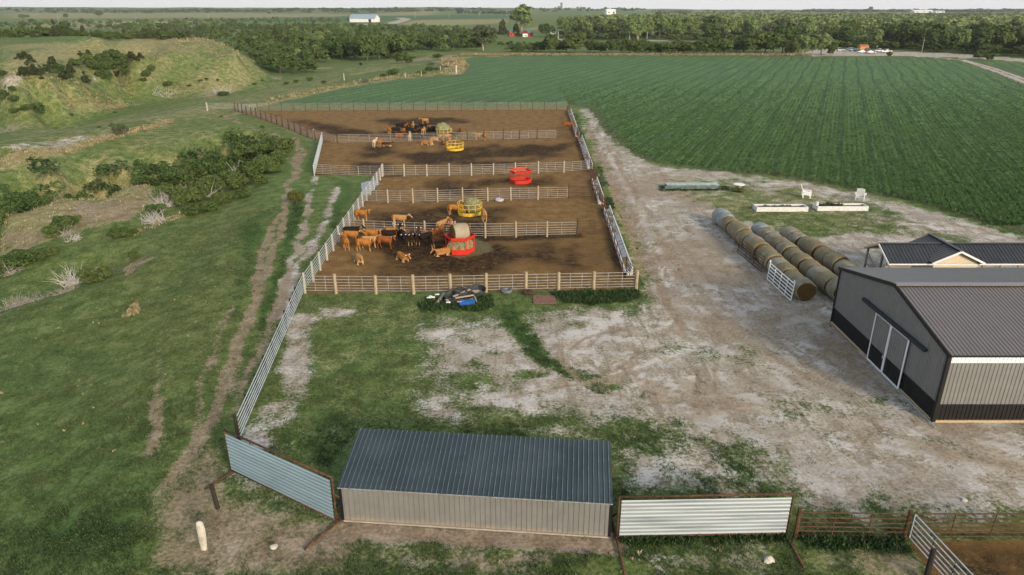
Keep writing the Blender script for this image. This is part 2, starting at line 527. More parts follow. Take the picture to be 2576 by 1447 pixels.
# trails on the left
line('soil', [(520,282),(567,294),(633,322),(700,340),(728,356),(742,380),(746,405),(736,440),(722,480),(717,529)], 1.1, 1.1, .8)
line('soil', [(740,345),(757,362),(762,390),(750,425),(735,450)], 1.1, .8, .9)
line('soil', [(717,529),(700,549),(667,609),(653,666),(645,720),(640,766),(610,832),(583,899),(567,965),(540,1048),(510,1098),(450,1178),(420,1225)], .85, .8, .95)
line('soil', [(720,529),(715,570),(693,606),(683,649),(660,700),(645,740)], .8, .6, .85)
line('soil', [(596,900),(590,960),(572,1010),(556,1060)], 1.0, 1.2, .5)
line('soil', [(578,770),(560,830),(533,899),(512,964),(500,1040),(490,1090)], .8, .9, .56)
line('soil', [(398,1010),(392,1060),(384,1100),(380,1150)], .9, .8, .75)
line('soil', [(405,880),(400,940),(396,1000)], .5, .6, .5)
poly('soil', [(440,1180),(520,1110),(570,1150),(560,1220),(610,1240),(850,1320),(900,1330),(900,1447),(350,1447),(370,1350),(385,1240)], .62, 3.0)
poly('bare', [(600,1180),(740,1240),(850,1320),(860,1447),(560,1447),(480,1380),(560,1260)], .42, 4)
line('soil', [(783,482),(772,570),(740,649),(700,772),(650,882),(617,964),(590,1050)], 1.0, 1.3, .64)
line('bare', [(790,440),(783,482),(772,560),(752,620),(735,670),(712,740)], 1.0, 1.1, .66)
line('bare', [(845,470),(837,500),(817,566),(783,625),(750,672),(716,760),(700,800)], 1.1, 1.2, .66)
poly('lush', [(850,450),(895,455),(890,500),(840,590),(830,540)], .7, 1.5)
poly('lush', [(745,470),(770,470),(760,560),(730,640),(690,760),(640,860),(660,760),(700,660),(720,580)], .7, 1.2)
poly('lush', [(590,560),(700,520),(660,600),(640,700),(600,800),(560,780),(600,680)], .6, 3)
poly('lush', [(0,1330),(200,1270),(380,1250),(390,1447),(0,1447)], .65, 4)
poly('lush', [(250,1050),(480,960),(470,1100),(390,1180),(280,1180)], .35, 5)
poly('soil', [(575,286),(610,278),(600,292),(568,296)], .9, 1)
line('soil', [(640,290),(700,318),(760,340),(800,358),(815,372)], 1.4, 1.5, .62)
poly('soil', [(313,672),(345,655),(375,650),(370,660),(330,690),(318,695)], .9, 1)
# pens
PENS = [(774,740),(775,725),(846,600),(905,505),(960,440),(790,442),(812,355),(590,278),(648,276),(1428,274),(1443,290),(1500,425),(1545,560),(1608,728)]
PENS[0] = (764, 738)
poly('pen', PENS, 1.0, .8)
poly('soil', PENS, 0.0, .5, 'min'); poly('bare', PENS, 0.0, .5, 'min')
for q in ([(1080,470),(1410,465),(1410,440),(1130,448)],[(1100,470),(1200,462),(1210,490),(1100,486)],[(925,530),(1180,512),(1260,540),(1200,600),(960,575)],[(1150,520),(1290,520),(1280,560),(1160,570)],[(860,600),(1180,590),(1300,640),(1290,690),(960,700),(940,650)],[(1330,620),(1420,612),(1430,660),(1340,655)],
          [(890,370),(1000,362),(1010,395),(910,400)],[(1000,385),(1240,368),(1260,400),(1060,420),(1000,410)],[(1220,365),(1440,362),(1430,395),(1250,398)],[(1080,405),(1400,395),(1300,418),(1100,420)],[(890,405),(990,410),(1000,437),(900,437)],
          [(700,288),(860,318),(1000,345),(860,345),(780,325)],[(900,300),(1150,295),(1200,312),(1000,318)],[(960,330),(1140,320),(1150,345),(980,350)],[(1380,620),(1480,600),(1500,680),(1400,690)],[(1190,620),(1300,700),(900,705),(1000,660)]):
    poly('mud', q, .76, 7)
line('mud', [(780,440),(900,443),(1000,443)], 2, 2, .7)
line('mud', [(870,586),(1220,600),(1450,594)], 2.0, 2, .8)
line('mud', [(1440,300),(1490,420),(1530,530),(1575,690)], 2.5, 3, .55)
poly('dry', [(1105,640),(1160,655),(1230,640),(1240,610),(1190,600),(1110,610)], .62, 1.5)
poly('dry', [(1140,540),(1230,540),(1225,555),(1150,558)], .6, 1.5)
poly('dry', [(1420,620),(1560,610),(1580,690),(1440,700)], .3, 3)
# foreground behind and in front of the shed
line('bare', [(870,1335),(1100,1345),(1300,1355),(1530,1372)], 1.3, 1.4, .85)
line('soil', [(860,1325),(1100,1338),(1300,1350),(1530,1368)], 1.6, 1.2, .8)
poly('lush', [(1340,1365),(1980,1352),(1990,1400),(1560,1447),(1330,1447)], .3, 3)
poly('soil', [(1700,1390),(1960,1380),(1960,1430),(1750,1440)], .5, 3)
poly('soil', [(840,1355),(1540,1385),(1540,1447),(840,1447)], .50, 3)
poly('bare', [(840,1350),(1540,1375),(1540,1447),(840,1447)], .38, 4)
poly('bare', [(1560,1370),(1990,1362),(2010,1447),(1560,1447)], .40, 4)
poly('pen', [(2285,1362),(2700,1358),(2900,1500),(2380,1500)], 1.0, .8)
poly('mud', [(2300,1370),(2700,1360),(2900,1500),(2400,1500)], .46, 3)
poly('dry', [(2300,1370),(2700,1360),(2900,1500),(2400,1500)], .3, 3)
poly('pen', [(2290,1300),(2900,1290),(2900,1358),(2280,1358)], .5, 1.5)
poly('soil', [(2000,1355),(2270,1360),(2330,1447),(2010,1447)], .45, 2)
poly('bare', [(2020,1290),(2260,1290),(2260,1340),(2060,1330)], .45, 2)
# dry slopes, cutbanks, hills
poly('dry', [(0,500),(200,440),(420,400),(600,340),(680,350),(560,420),(430,520),(330,545),(180,580),(0,640)], .60, 6)
poly('dry', [(0,560),(150,500),(330,470),(430,440),(430,500),(330,550),(200,590),(0,660)], .74, 4)
poly('soil', [(100,560),(180,505),(330,500),(420,470),(400,510),(300,555),(150,600)], .54, 4)
poly('soil', [(0,600),(90,570),(140,580),(60,640),(0,670)], .52, 4)
poly('dry', [(0,400),(100,372),(290,336),(440,296),(430,310),(300,348),(100,400),(0,425)], .85, 3)
poly('bare', [(0,372),(110,352),(230,343),(290,332),(300,342),(200,362),(90,384),(0,392)], .44, 2)
poly('bare', [(170,520),(230,512),(265,528),(230,560),(180,545)], .62, 2)
poly('soil', [(160,510),(240,505),(350,540),(320,560),(200,570)], .6, 3)
poly('dry', [(0,205),(130,195),(330,245),(280,290),(0,300)], .50, 10)
poly('bare', [(0,197),(60,190),(110,192),(50,205),(40,225),(0,235)], .62, 4)
poly('dry', [(340,215),(370,150),(560,110),(690,195),(640,215),(560,245),(400,245)], .48, 10)
poly('dry', [(0,150),(250,125),(560,108),(580,118),(380,140),(200,160),(0,190)], .70, 14)
poly('dry', [(0,112),(250,99),(540,100),(560,112),(250,128),(0,150)], .66, 14)
poly('bare', [(200,195),(225,180),(270,210),(240,212)], .6, 3)
poly('bare', [(340,160),(355,160),(352,180),(342,185)], .5, 3)
line('dry', [(470,268),(560,255),(700,240),(860,212),(1000,192),(1140,184)], 5, 4, .55)
line('dry', [(640,268),(760,243),(880,217),(1000,197),(1140,187),(1160,180)], 3.5, 3, .85)
line('dry', [(900,185),(1000,170),(1100,155),(1170,146),(1260,141)], 6, 4, .8)
poly('dry', [(1120,188),(1155,190),(1178,168),(1160,146),(1110,150)], .8, 6)
poly('soil', [(1010,150),(1150,136),(1140,146),(1020,158)], .7, 6)
line('dry', [(1160,139),(1700,139),(2040,139)], 6, 5, .42)
line('soil', [(750,170),(860,172),(960,166)], 6, 4, .6)
# parking, roads
poly('bare', [(2010,138),(2060,124),(2180,127),(2270,131),(2420,137),(2620,152),(2620,158),(2400,144),(2250,141),(2040,142)], 1.2, 4)
line('bare', [(2270,136),(2420,142),(2576,153),(2800,175)], 10, 5, 1.0)
line('bare', [(2350,145),(2420,152),(2470,168),(2530,190),(2600,218),(2700,262)], 2.2, 1.4, 1.0)
line('bare', [(2425,152),(2490,169),(2550,190),(2620,215)], 1.8, 1.4, .8)
line('bare', [(1385,98),(1420,101),(1440,104),(1500,104),(1600,103),(1720,101)], 9, 6, 1.0)
line('bare', [(980,60),(1005,54),(1022,49),(1005,45)], 22, 12, 1.0)
line('bare', [(880,62),(980,60)], 10, 6, .8)
# far fields
poly('dry', [(100,55),(480,53),(560,60),(420,73),(270,73),(60,70)], .7, 60)
poly('dry', [(0,30),(400,33),(900,36),(1000,30),(1120,28),(1100,40),(700,46),(200,48),(0,48)], .62, 120)
poly('crop', [(560,46),(900,40),(1300,38),(1290,46),(1000,52),(700,56)], .8, 60)
poly('dry', [(1000,62),(1040,50),(1280,48),(1280,58),(1100,66)], .75, 30)
poly('crop', [(1400,40),(1600,34),(1700,38),(1600,44)], .8, 80)
poly('dry', [(1300,75),(1380,62),(1360,78)], .7, 30)
poly('dry', [(0,180),(200,150),(380,140),(360,170),(340,215),(330,245),(130,195),(0,205)], .48, 12)
poly('dry', [(0,420),(560,272),(640,300),(560,400),(400,440),(200,460),(0,500)], .30, 6)
poly('dry', [(0,300),(300,292),(560,236),(720,220),(700,262),(560,292),(300,352),(0,400)], .40, 6)
poly('dry', [(700,250),(900,190),(1100,150),(1000,135),(780,190),(640,215)], .42, 8)
poly('dry', [(0,88),(560,90),(560,80),(250,80),(0,84)], .45, 25)
line('dry', [(60,63),(250,62),(480,58)], 20, 10, .9)
line('crop', [(2020,30),(2400,32),(2600,34)], 300, 100, .5)

def fan_rows(y0, y1):
    ys = [y0]
    while ys[-1] < y1: ys.append(ys[-1] + .24 * (max(ys[-1], 24) / 30.) ** 1.5)
    return np.array(ys)

_rows = np.concatenate([np.array([-60, -30, -10, 2, 10]), fan_rows(14, 7500)])
_nc = 440
_u = np.linspace(-1, 1, _nc)
_u = np.sign(_u) * (np.abs(_u) * .8 + .2 * np.abs(_u) ** 3)
GX = np.concatenate([_u * (np.maximum(y, 12) * .88 + 14) for y in _rows])
GY = np.repeat(_rows, _nc)
GZ = hz(GX, GY)

def cover(X, Y):
    """what grows or lies on the ground at each point, 0..1 per channel"""
    wob_ = np.clip(Y / 60., .5, 4) * .75
    Xw = X + fbm(X, Y, .35, 11, 3) * 1.6 * wob_
    Yw = Y + fbm(X, Y, .35, 29, 3) * 1.6 * wob_
    C = {k: np.zeros(X.shape) for k in KEYS}
    for ch, t, P, amt, fe, mode in PAINT:
        ext = (fe if t == 'p' else fe[0] + fe[1]) + 1
        m = (Xw > P[:, 0].min() - ext) & (Xw < P[:, 0].max() + ext) & (Yw > P[:, 1].min() - ext) & (Yw < P[:, 1].max() + ext)
        if not m.any(): continue
        x, y = (X, Y) if ch == 'pen' else (Xw, Yw)
        if t == 'p': k = 1 - sstep(-fe / 2, fe / 2, d_poly(x[m], y[m], P))
        else: k = 1 - sstep(fe[0] / 2 - fe[1] / 2, fe[0] / 2 + fe[1] / 2, d_line(x[m], y[m], P))
        a = C[ch][m]
        C[ch][m] = np.maximum(a, k * amt) if mode == 'max' else a * (1 - k) + np.minimum(a, amt) * k
    n1 = fbm(X, Y, .30, 41, 5) * 1.5
    n2 = fbm(X, Y, .11, 57, 4) * 1.4
    sp = np.where(Y < 380, 1, .35)
    n3 = fbm(X, Y, 1.1, 77, 3) * 1.2 * (Y < 160)
    C['bare'] = C['bare'] + (n1 * .55 + n2 * .25 + n3 * .28) * (C['bare'] > .04) * (C['bare'] < .97) * sp
    C['soil'] = C['soil'] + (n2 * .5 + n1 * .25) * (C['soil'] > .04) * (C['soil'] < .97)
    C['mud'] = C['mud'] + (n1 * .6 + n2 * .3) * (C['mud'] > .03)
    C['dry'] = C['dry'] + (n2 * .4 + n1 * .3) * sp
    C['lush'] = C['lush'] + n2 * .5
    return C

COV = cover(GX, GY)
# wheel ruts and wallows are really lower than the turf
GZ = GZ - .06 * np.clip(COV['soil'], 0, 1) * (GY < 200) + .10 * np.clip(COV['mud'], 0, 1) * fbm(GX, GY, .9, 71, 3) * (GY < 200) * 2
GZ = GZ + fbm(GX, GY, .5, 81, 3) * .10 * (1 - np.clip(COV['pen'], 0, 1)) * (GY < 250)
_nr = len(_rows)
_i = (np.arange(_nr - 1)[:, None] * _nc + np.arange(_nc - 1)[None, :]).ravel()
me = np_mesh('ground', np.stack([GX, GY, GZ], 1), np.stack([_i, _i + 1, _i + _nc + 1, _i + _nc], 1), True)
for k in KEYS:
    a = me.attributes.new(k, 'FLOAT', 'POINT')
    a.data.foreach_set('value', np.clip(COV[k], -.5, 1.5).astype(np.float32))

m, t, p = new_mat('ground_cover')
geo = t.nodes.new('ShaderNodeNewGeometry')
pos = geo.outputs['Position']
def att(k):
    n = t.nodes.new('ShaderNodeAttribute'); n.attribute_name = k
    return n.outputs['Fac']
nb = noise(t, pos, .05, 6, .6); nm = noise(t, pos, .7, 8, .65); nf = noise(t, pos, 5.0, 6, .7); nv = noise(t, pos, 17., 3, .6)
def thr(k, n, amp, lo=.42, hi=.58):
    return mapr(t, math_(t, 'ADD', att(k), math_(t, 'MULTIPLY', math_(t, 'SUBTRACT', n, .5), amp)), lo, hi)
nmf = math_(t, 'ADD', math_(t, 'MULTIPLY', nm, .45), math_(t, 'MULTIPLY', nf, .55))
nfv = math_(t, 'ADD', math_(t, 'MULTIPLY', nf, .6), math_(t, 'MULTIPLY', nv, .4))
grass = mixc(t, mapr(t, nb, .35, .65), ramp(t, nmf, [(.38, (.032, .062, .016)), (.5, (.092, .144, .041)), (.62, (.178, .222, .084))]),
             ramp(t, nmf, [(.38, (.046, .068, .016)), (.5, (.120, .152, .046)), (.62, (.222, .232, .095))]))
lush = ramp(t, nmf, [(.38, (.017, .043, .011)), (.51, (.050, .102, .026)), (.63, (.105, .162, .048))])
dry = ramp(t, nmf, [(.36, (.115, .118, .044)), (.5, (.245, .220, .100)), (.64, (.42, .375, .215))])
c = mixc(t, thr('lush', nm, 1.2, .3, .7), grass, lush)
c = mixc(t, math_(t, 'MULTIPLY', thr('dry', nmf, 1.5, .25, .75), .92), c, dry)
cropc = ramp(t, nmf, [(.35, (.040, .095, .030)), (.65, (.075, .150, .055))])
c = mixc(t, thr('crop', nb, .5, .3, .6), c, cropc)
soil = ramp(t, nmf, [(.36, (.13, .095, .060)), (.5, (.255, .195, .130)), (.64, (.40, .325, .235))])
bare = ramp(t, nmf, [(.34, (.135, .104, .068)), (.45, (.29, .245, .182)), (.54, (.43, .39, .325)), (.66, (.62, .595, .55))])
mps = t.nodes.new('ShaderNodeMapping'); mps.inputs['Rotation'].default_value = (0, 0, .12); mps.inputs['Scale'].default_value = (1.0, .085, 1)
t.links.new(pos, mps.inputs[0])
streak = noise(t, mps.outputs[0], 1.15, 5, .65, .6)     # years of wheels up and down the lane
bare = mixc(t, mapr(t, streak, .50, .59, 0, .58), bare, ramp(t, nfv, [(.35, (.13, .098, .064)), (.65, (.28, .222, .155))]))
bare = mixc(t, mapr(t, noise(t, pos, .42, 6, .72), .50, .57, 0, .75), bare, ramp(t, nfv, [(.35, (.44, .41, .37)), (.65, (.68, .66, .63))]))
bare = mixc(t, mapr(t, noise(t, pos, .16, 7, .7), .44, .60, 0, .55), bare, ramp(t, nf, [(.3, (.20, .165, .125)), (.7, (.34, .295, .24))]))
c = mixc(t, thr('bare', nmf, 2.0, .28, .66), c, bare)
# the ground shows tyre-scuffed brown and, thinly, weeds in the caliche
c = mixc(t, math_(t, 'MULTIPLY', thr('soil', nmf, 1.5, .34, .66), .85), c, soil)
penc = ramp(t, nmf, [(.36, (.100, .052, .016)), (.5, (.185, .108, .039)), (.64, (.29, .19, .082))])
nmud = math_(t, 'ADD', math_(t, 'MULTIPLY', noise(t, pos, 1.7, 6, .72), .62), math_(t, 'MULTIPLY', nf, .38))
mudc = ramp(t, nmud, [(.38, (.007, .005, .003)), (.47, (.022, .013, .006)), (.55, (.070, .041, .016)), (.65, (.17, .105, .045))])
pn = mixc(t, thr('mud', nmf, 1.6, .18, .80), penc, mudc)
pn = mixc(t, math_(t, 'MULTIPLY', thr('dry', nfv, 1.2, .4, .7), .7), pn, ramp(t, nf, [(.3, (.09, .085, .035)), (.7, (.24, .22, .11))]))
c = mixc(t, mapr(t, att('pen'), .35, .65), c, pn)
t.links.new(c, p.inputs['Base Color'])
p.inputs['Roughness'].default_value = .95
p.inputs['Specular IOR Level'].default_value = .1
b = t.nodes.new('ShaderNodeBump')
b.inputs['Strength'].default_value = .8; b.inputs['Distance'].default_value = .12
t.links.new(nfv, b.inputs['Height']); t.links.new(b.outputs[0], p.inputs['Normal'])
go = link('ground', me, m)
tag(go, kind='structure')

# ------------------------------------------------------------------ crop field
FIELD = P2([(1481,272),(1506,300),(1530,335),(1560,362),(1610,395),(1650,409),(1760,424),(1960,444),(2140,475),(2330,515),(2600,592),(2900,700),(3400,420),(3200,260),(2900,200),(2620,164),(2420,149),(2350,144),(2250,143),(1700,141.5),(1400,141.5),(1190,143),(1166,150),(1184,168),(1160,187),(1100,192),(1000,201),(860,223),(760,245),(690,261),(660,266),(900,263),(1430,262)])
ROWA = R(23.9)                                     # sowing direction, clockwise from +Y
FIELD_TRACK = P2([(2350,145),(2420,152),(2470,168),(2530,190),(2600,218),(2700,262)])
FIELD_TRACK2 = P2([(2425,152),(2490,169),(2550,190),(2620,215)])
fr = fan_rows(70, 372)
fu = np.linspace(-60, 330, 620)
fx = np.concatenate([np.linspace(-75, 20 + y * .86, 520) for y in fr]); fy = np.repeat(fr, 520)
fd = d_poly(fx + fbm(fx, fy, .3, 91, 4) * 3.0, fy + fbm(fx, fy, .3, 95, 4) * 3.0, FIELD)
fd = np.maximum(fd, 1.3 - d_line(fx, fy, FIELD_TRACK)); fd = np.maximum(fd, 1.1 - d_line(fx, fy, FIELD_TRACK2))
rp = fx * math.cos(ROWA) - fy * math.sin(ROWA)
rp = rp + fbm(fx, fy, .02, 33, 2) * 5
nearf = sstep(330, 120, fy)
fz = -.10 + (.20 + .14 * nearf) * sstep(.5, -1.0, fd) + .05 * nearf * np.cos(rp * 2 * math.pi / 1.52) + fbm(fx, fy, 1.2, 37, 3) * .14 * nearf
nk = 520
_i = (np.arange(len(fr) - 1)[:, None] * nk + np.arange(nk - 1)[None, :]).ravel()
F4 = np.stack([_i, _i + 1, _i + nk + 1, _i + nk], 1)
F4 = F4[(fd[F4] < .1).any(1)]
me = np_mesh('crop_field', np.stack([fx, fy, fz], 1), F4, True)
a = me.attributes.new('thin', 'FLOAT', 'POINT')
a.data.foreach_set('value', (sstep(-3.5, 0, fd) + fbm(fx, fy, .07, 61, 4) * .9).astype(np.float32))
m, t, p = new_mat('crop_leaves')
geo = t.nodes.new('ShaderNodeNewGeometry'); pos = geo.outputs['Position']
mp = t.nodes.new('ShaderNodeMapping'); mp.inputs['Rotation'].default_value = (0, 0, ROWA)
t.links.new(pos, mp.inputs[0])
sx = t.nodes.new('ShaderNodeSeparateXYZ'); t.links.new(mp.outputs[0], sx.inputs[0])
wv = noise(t, pos, .02, 2)
xr = math_(t, 'ADD', sx.outputs[0], math_(t, 'MULTIPLY', wv, 5.0))
def stripes(per, sharp):
    s = math_(t, 'SINE', math_(t, 'MULTIPLY', xr, 2 * math.pi / per))
    return mapr(t, s, sharp, 1.0)
nf = noise(t, pos, 1.9, 5, .7); nm = noise(t, pos, .35, 5, .6); nb = noise(t, pos, .035, 5, .6)
mp2 = t.nodes.new('ShaderNodeMapping'); mp2.inputs['Scale'].default_value = (1.0, .06, 1)
t.links.new(mp.outputs[0], mp2.inputs[0])
ns = noise(t, mp2.outputs[0], .55, 4, .7)
leafc = ramp(t, nf, [(.36, (.019, .056, .014)), (.46, (.064, .140, .034)), (.56, (.110, .205, .055)), (.66, (.180, .275, .090))])
leafc = mixc(t, mapr(t, ns, .42, .58, .50, 0.0), leafc, (.026, .070, .020))
leafc = mixc(t, math_(t, 'MULTIPLY', stripes(4.56, .72), .72), leafc, (.020, .056, .017))
leafc = mixc(t, mapr(t, nb, .42, .7, 0.0, .30), leafc, (.070, .115, .040))
n = t.nodes.new('ShaderNodeAttribute'); n.attribute_name = 'thin'
th_ = mapr(t, math_(t, 'ADD', n.outputs['Fac'], math_(t, 'MULTIPLY', math_(t, 'SUBTRACT', nf, .5), 1.6)), .38, .85, 0, .75)
leafc = mixc(t, th_, leafc, (.115, .105, .052))
t.links.new(leafc, p.inputs['Base Color'])
p.inputs['Roughness'].default_value = .7; p.inputs['Specular IOR Level'].default_value = .15
b = t.nodes.new('ShaderNodeBump'); b.inputs['Strength'].default_value = 1.0; b.inputs['Distance'].default_value = .35
t.links.new(math_(t, 'ADD', nf, math_(t, 'MULTIPLY', ns, .5)), b.inputs['Height']); t.links.new(b.outputs[0], p.inputs['Normal'])
tag(link('crop_field', me, m), kind='structure')

def ribbon(name, P, wd, z, m):
    Q = [Vector((p[0], p[1], 0)) for p in P]
    R_ = []
    for a_, b_ in zip(Q[:-1], Q[1:]):
        for i_ in range(12): R_.append(a_.lerp(b_, i_ / 12))
    R_.append(Q[-1])
    for _ in range(6): R_ = [R_[0]] + [(R_[i_ - 1] + R_[i_] * 2 + R_[i_ + 1]) / 4 for i_ in range(1, len(R_) - 1)] + [R_[-1]]
    mb = MB(); vs, fs = [], []
    for i_, q_ in enumerate(R_):
        d_ = (R_[min(i_ + 1, len(R_) - 1)] - R_[max(i_ - 1, 0)]).normalized(); n_ = Vector((-d_.y, d_.x, 0)); k_ = wd * random.uniform(.42, .58)
        vs += [q_ + n_ * k_ + Vector((0, 0, z)), q_ - n_ * k_ + Vector((0, 0, z))]
    for i_ in range(len(R_) - 1): fs.append((2 * i_, 2 * i_ + 1, 2 * i_ + 3, 2 * i_ + 2))
    mb.add(vs, fs); return tag(mb.build(name, m, None, (0, 0, 0)), kind='structure')
TRACKM = mat('track_caliche', (.34, .29, .22), .95, .2, .6, col2=(.52, .48, .42), bump=.4)
ribbon('farm_track', FIELD_TRACK, 1.5, .10, TRACKM); ribbon('farm_track', FIELD_TRACK2, 1.3, .105, TRACKM)

# ------------------------------------------------------------------ grass tufts, weeds and crop plants (nobody could count them)
def tufts(name, X, Y, Z, h, wd, nb, lean, m, tint):
    """each tuft: nb blades, each one leaf-shaped quad"""
    n = len(X)
    X = np.repeat(X, nb); Y = np.repeat(Y, nb); Z = np.repeat(Z, nb)
    hh = np.repeat(h, nb) * rng.uniform(.5, 1.15, n * nb)
    a = rng.uniform(0, 2 * math.pi, n * nb)
    sp = np.repeat(wd, nb) * np.sqrt(rng.uniform(0, 1, n * nb)); sa = rng.uniform(0, 2 * math.pi, n * nb)
    bx, by = X + np.cos(sa) * sp, Y + np.sin(sa) * sp
    ln = hh * rng.uniform(.1, lean, n * nb)
    bw = hh * rng.uniform(.10, .22, n * nb) + .008
    tx, ty = bx + np.cos(a) * ln, by + np.sin(a) * ln
    mx, my = bx + np.cos(a) * ln * .35, by + np.sin(a) * ln * .35
    px, py = -np.sin(a) * bw, np.cos(a) * bw
    V = np.stack([np.stack([bx, by, Z - .02], 1), np.stack([mx + px, my + py, Z + hh * .55], 1), np.stack([tx, ty, Z + hh], 1), np.stack([mx - px, my - py, Z + hh * .5], 1)], 1).reshape(-1, 3)
    F = np.arange(len(V)).reshape(-1, 4)
    tt = np.clip(np.repeat(tint, nb) + rng.uniform(-.2, .2, n * nb), 0, 1)
    return tag(link(name, np_mesh(name, V, F, False, tt), m), kind='stuff')

GRASSM = leaf_mat('grass_blades', (0.028, 0.060, 0.019), (0.180, 0.216, 0.098))
WEEDM = leaf_mat('weed_leaves', (0.017, 0.040, 0.013), (0.076, 0.128, 0.045))
CROPM = leaf_mat('crop_plant_leaves', (0.026, 0.069, 0.019), (0.138, 0.227, 0.076))
STRAWM = leaf_mat('straw_blades', (0.143, 0.121, 0.053), (0.442, 0.378, 0.225))

nG = 150000
gy = 20 + 62 * rng.uniform(0, 1, nG) ** 1.35
gx = rng.uniform(-1, 1, nG) * (gy * .80 + 4)
cv = cover(gx, gy)
dens = (1 - sstep(.25, .6, cv['bare'])) * (1 - .8 * sstep(.3, .6, cv['soil'])) * (1 - sstep(.2, .5, cv['pen']))
cl = fbm(gx, gy, .9, 15, 4) + .5
keep = (rng.uniform(0, 1, nG) < dens * sstep(.30, .62, cl) * 1.0 + .012 * (cv['pen'] < .3)) & (d_poly(gx, gy, FIELD) > 0)
for bx0, by0, bx1, by1 in ((-8.2, 25.2, 4.6, 31.5), (24.2, 34.6, 60, 50), (21.6, 53, 32, 70)):
    keep &= ~((gx > bx0) & (gx < bx1) & (gy > by0) & (gy < by1))
gx, gy = gx[keep], gy[keep]
lu = np.clip(cv['lush'][keep], 0, 1); dr = np.clip(cv['dry'][keep], 0, 1)
gz = hz(gx, gy)
tufts('grass', gx, gy, gz, .05 + .055 * rng.uniform(0, 1, len(gx)) + .07 * lu, np.full(len(gx), .17), 6, .9, GRASSM, np.clip(.36 + .35 * dr - .32 * lu + rng.normal(0, .10, len(gx)), 0, 1))

def scatter_px(pts, n, ey=1.0):
    """random points inside a patch of ground seen in the photograph"""
    P = P2(pts)
    x0, y0 = P.min(0); x1, y1 = P.max(0)
    x = rng.uniform(x0, x1, n); y = rng.uniform(y0, y1, n)
    k = d_poly(x, y, P) < 0
    return x[k], y[k]

wx, wy = [], []
for pts, n in (([(1390,737),(1600,731),(1610,748),(1570,760),(1490,768),(1420,760),(1395,748)], 1100), ([(1050,765),(1120,745),(1240,745),(1235,775),(1200,785),(1130,780),(1060,785)], 650), ([(1440,285),(1452,285),(1480,380),(1470,380)], 260),
               ([(740,500),(768,490),(755,560),(728,600)], 260), ([(1545,1352),(1980,1345),(1985,1362),(1560,1372)], 260), ([(2010,1352),(2270,1356),(2290,1390),(2030,1375)], 220), ([(1000,1185),(870,1180),(800,1120),(900,1095)], 0),
               ([(1660,470),(1830,470),(1830,480),(1660,482)], 300), ([(1500,420),(1512,420),(1530,470),(1512,470)], 120), ([(1523,500),(1535,498),(1545,525),(1536,527)], 120)):
    a_, b_ = scatter_px(pts, n); wx.append(a_); wy.append(b_)
wx = np.concatenate(wx); wy = np.concatenate(wy)
tufts('weeds', wx, wy, hz(wx, wy), rng.uniform(.10, .34, len(wx)), np.full(len(wx), .28), 9, .9, WEEDM, rng.uniform(.15, .7, len(wx)))

nC = 110000
cy = 74 + 190 * rng.uniform(0, 1, nC) ** 1.7
cx = rng.uniform(0, 1, nC) * (cy * .80 - 12) + 14
cd = d_poly(cx, cy, FIELD)
k = (rng.uniform(0, 1, nC) < sstep(262, 110, cy)) & (cd < rng.uniform(-1.6, .8, nC)) & (d_line(cx, cy, FIELD_TRACK) > 1.5)
cx, cy = cx[k], cy[k]
rpp = cx * math.cos(ROWA) - cy * math.sin(ROWA)
rpp = rpp - np.round(rpp / .76) * .76
cx = cx - rpp * .75 * math.cos(ROWA); cy = cy + rpp * .75 * math.sin(ROWA)
tufts('crop_plants', cx, cy, np.full(len(cx), .16), rng.uniform(.18, .34, len(cx)), np.full(len(cx), .24), 5, 1.5, CROPM, np.clip(rng.normal(.45, .22, len(cx)), 0, 1))

# dry tall grass on banks and verges
sx_, sy_ = [], []
for pts, n in (([(0,395),(100,374),(290,338),(430,300),(440,308),(300,350),(100,400),(0,425)], 2200), ([(310,800),(345,765),(350,790),(320,800)], 200), ([(560,515),(470,545),(330,600),(320,590),(460,535),(550,508)], 500),
               ([(640,268),(760,243),(880,217),(1000,197),(1140,187),(1140,182),(1000,190),(860,212),(700,246)], 2600), ([(1120,188),(1155,190),(1178,168),(1160,146),(1110,150)], 900), ([(1160,140.5),(2040,141),(2040,138),(1160,138)], 3000),
               ([(0,500),(200,440),(420,400),(560,400),(430,520),(330,545),(180,580),(0,640)], 1600), ([(350,150),(560,110),(640,190),(540,240),(400,235)], 2400), ([(0,205),(130,195),(330,245),(280,280),(0,290)], 2000)):
    a_, b_ = scatter_px(pts, n); sx_.append(a_); sy_.append(b_)
for pts, n in (([(0,1440),(0,850),(330,690),(560,560),(600,640),(560,800),(480,1000),(390,1200),(380,1440)], 520), ([(880,1390),(1330,1400),(1330,1447),(880,1447)], 60), ([(1560,1380),(1960,1380),(1960,1447),(1560,1447)], 60)):
    a_, b_ = scatter_px(pts, n); k_ = rng.uniform(0, 1, len(a_)) < sstep(-.06, .16, fbm(a_, b_, .22, 5, 3)); tufts('dead_stems', a_[k_], b_[k_], hz(a_[k_], b_[k_]), rng.uniform(.06, .20, k_.sum()), np.full(k_.sum(), .09), 5, .9, STRAWM, rng.uniform(.4, 1, k_.sum()))
sx_ = np.concatenate(sx_); sy_ = np.concatenate(sy_)
tufts('dry_grass', sx_, sy_, hz(sx_, sy_), rng.uniform(.2, .55, len(sx_)) * np.clip(sy_ / 150, .7, 2.2), np.full(len(sx_), .35) * np.clip(sy_ / 100, .7, 3), 6, .6, STRAWM, rng.uniform(.1, .9, len(sx_)))

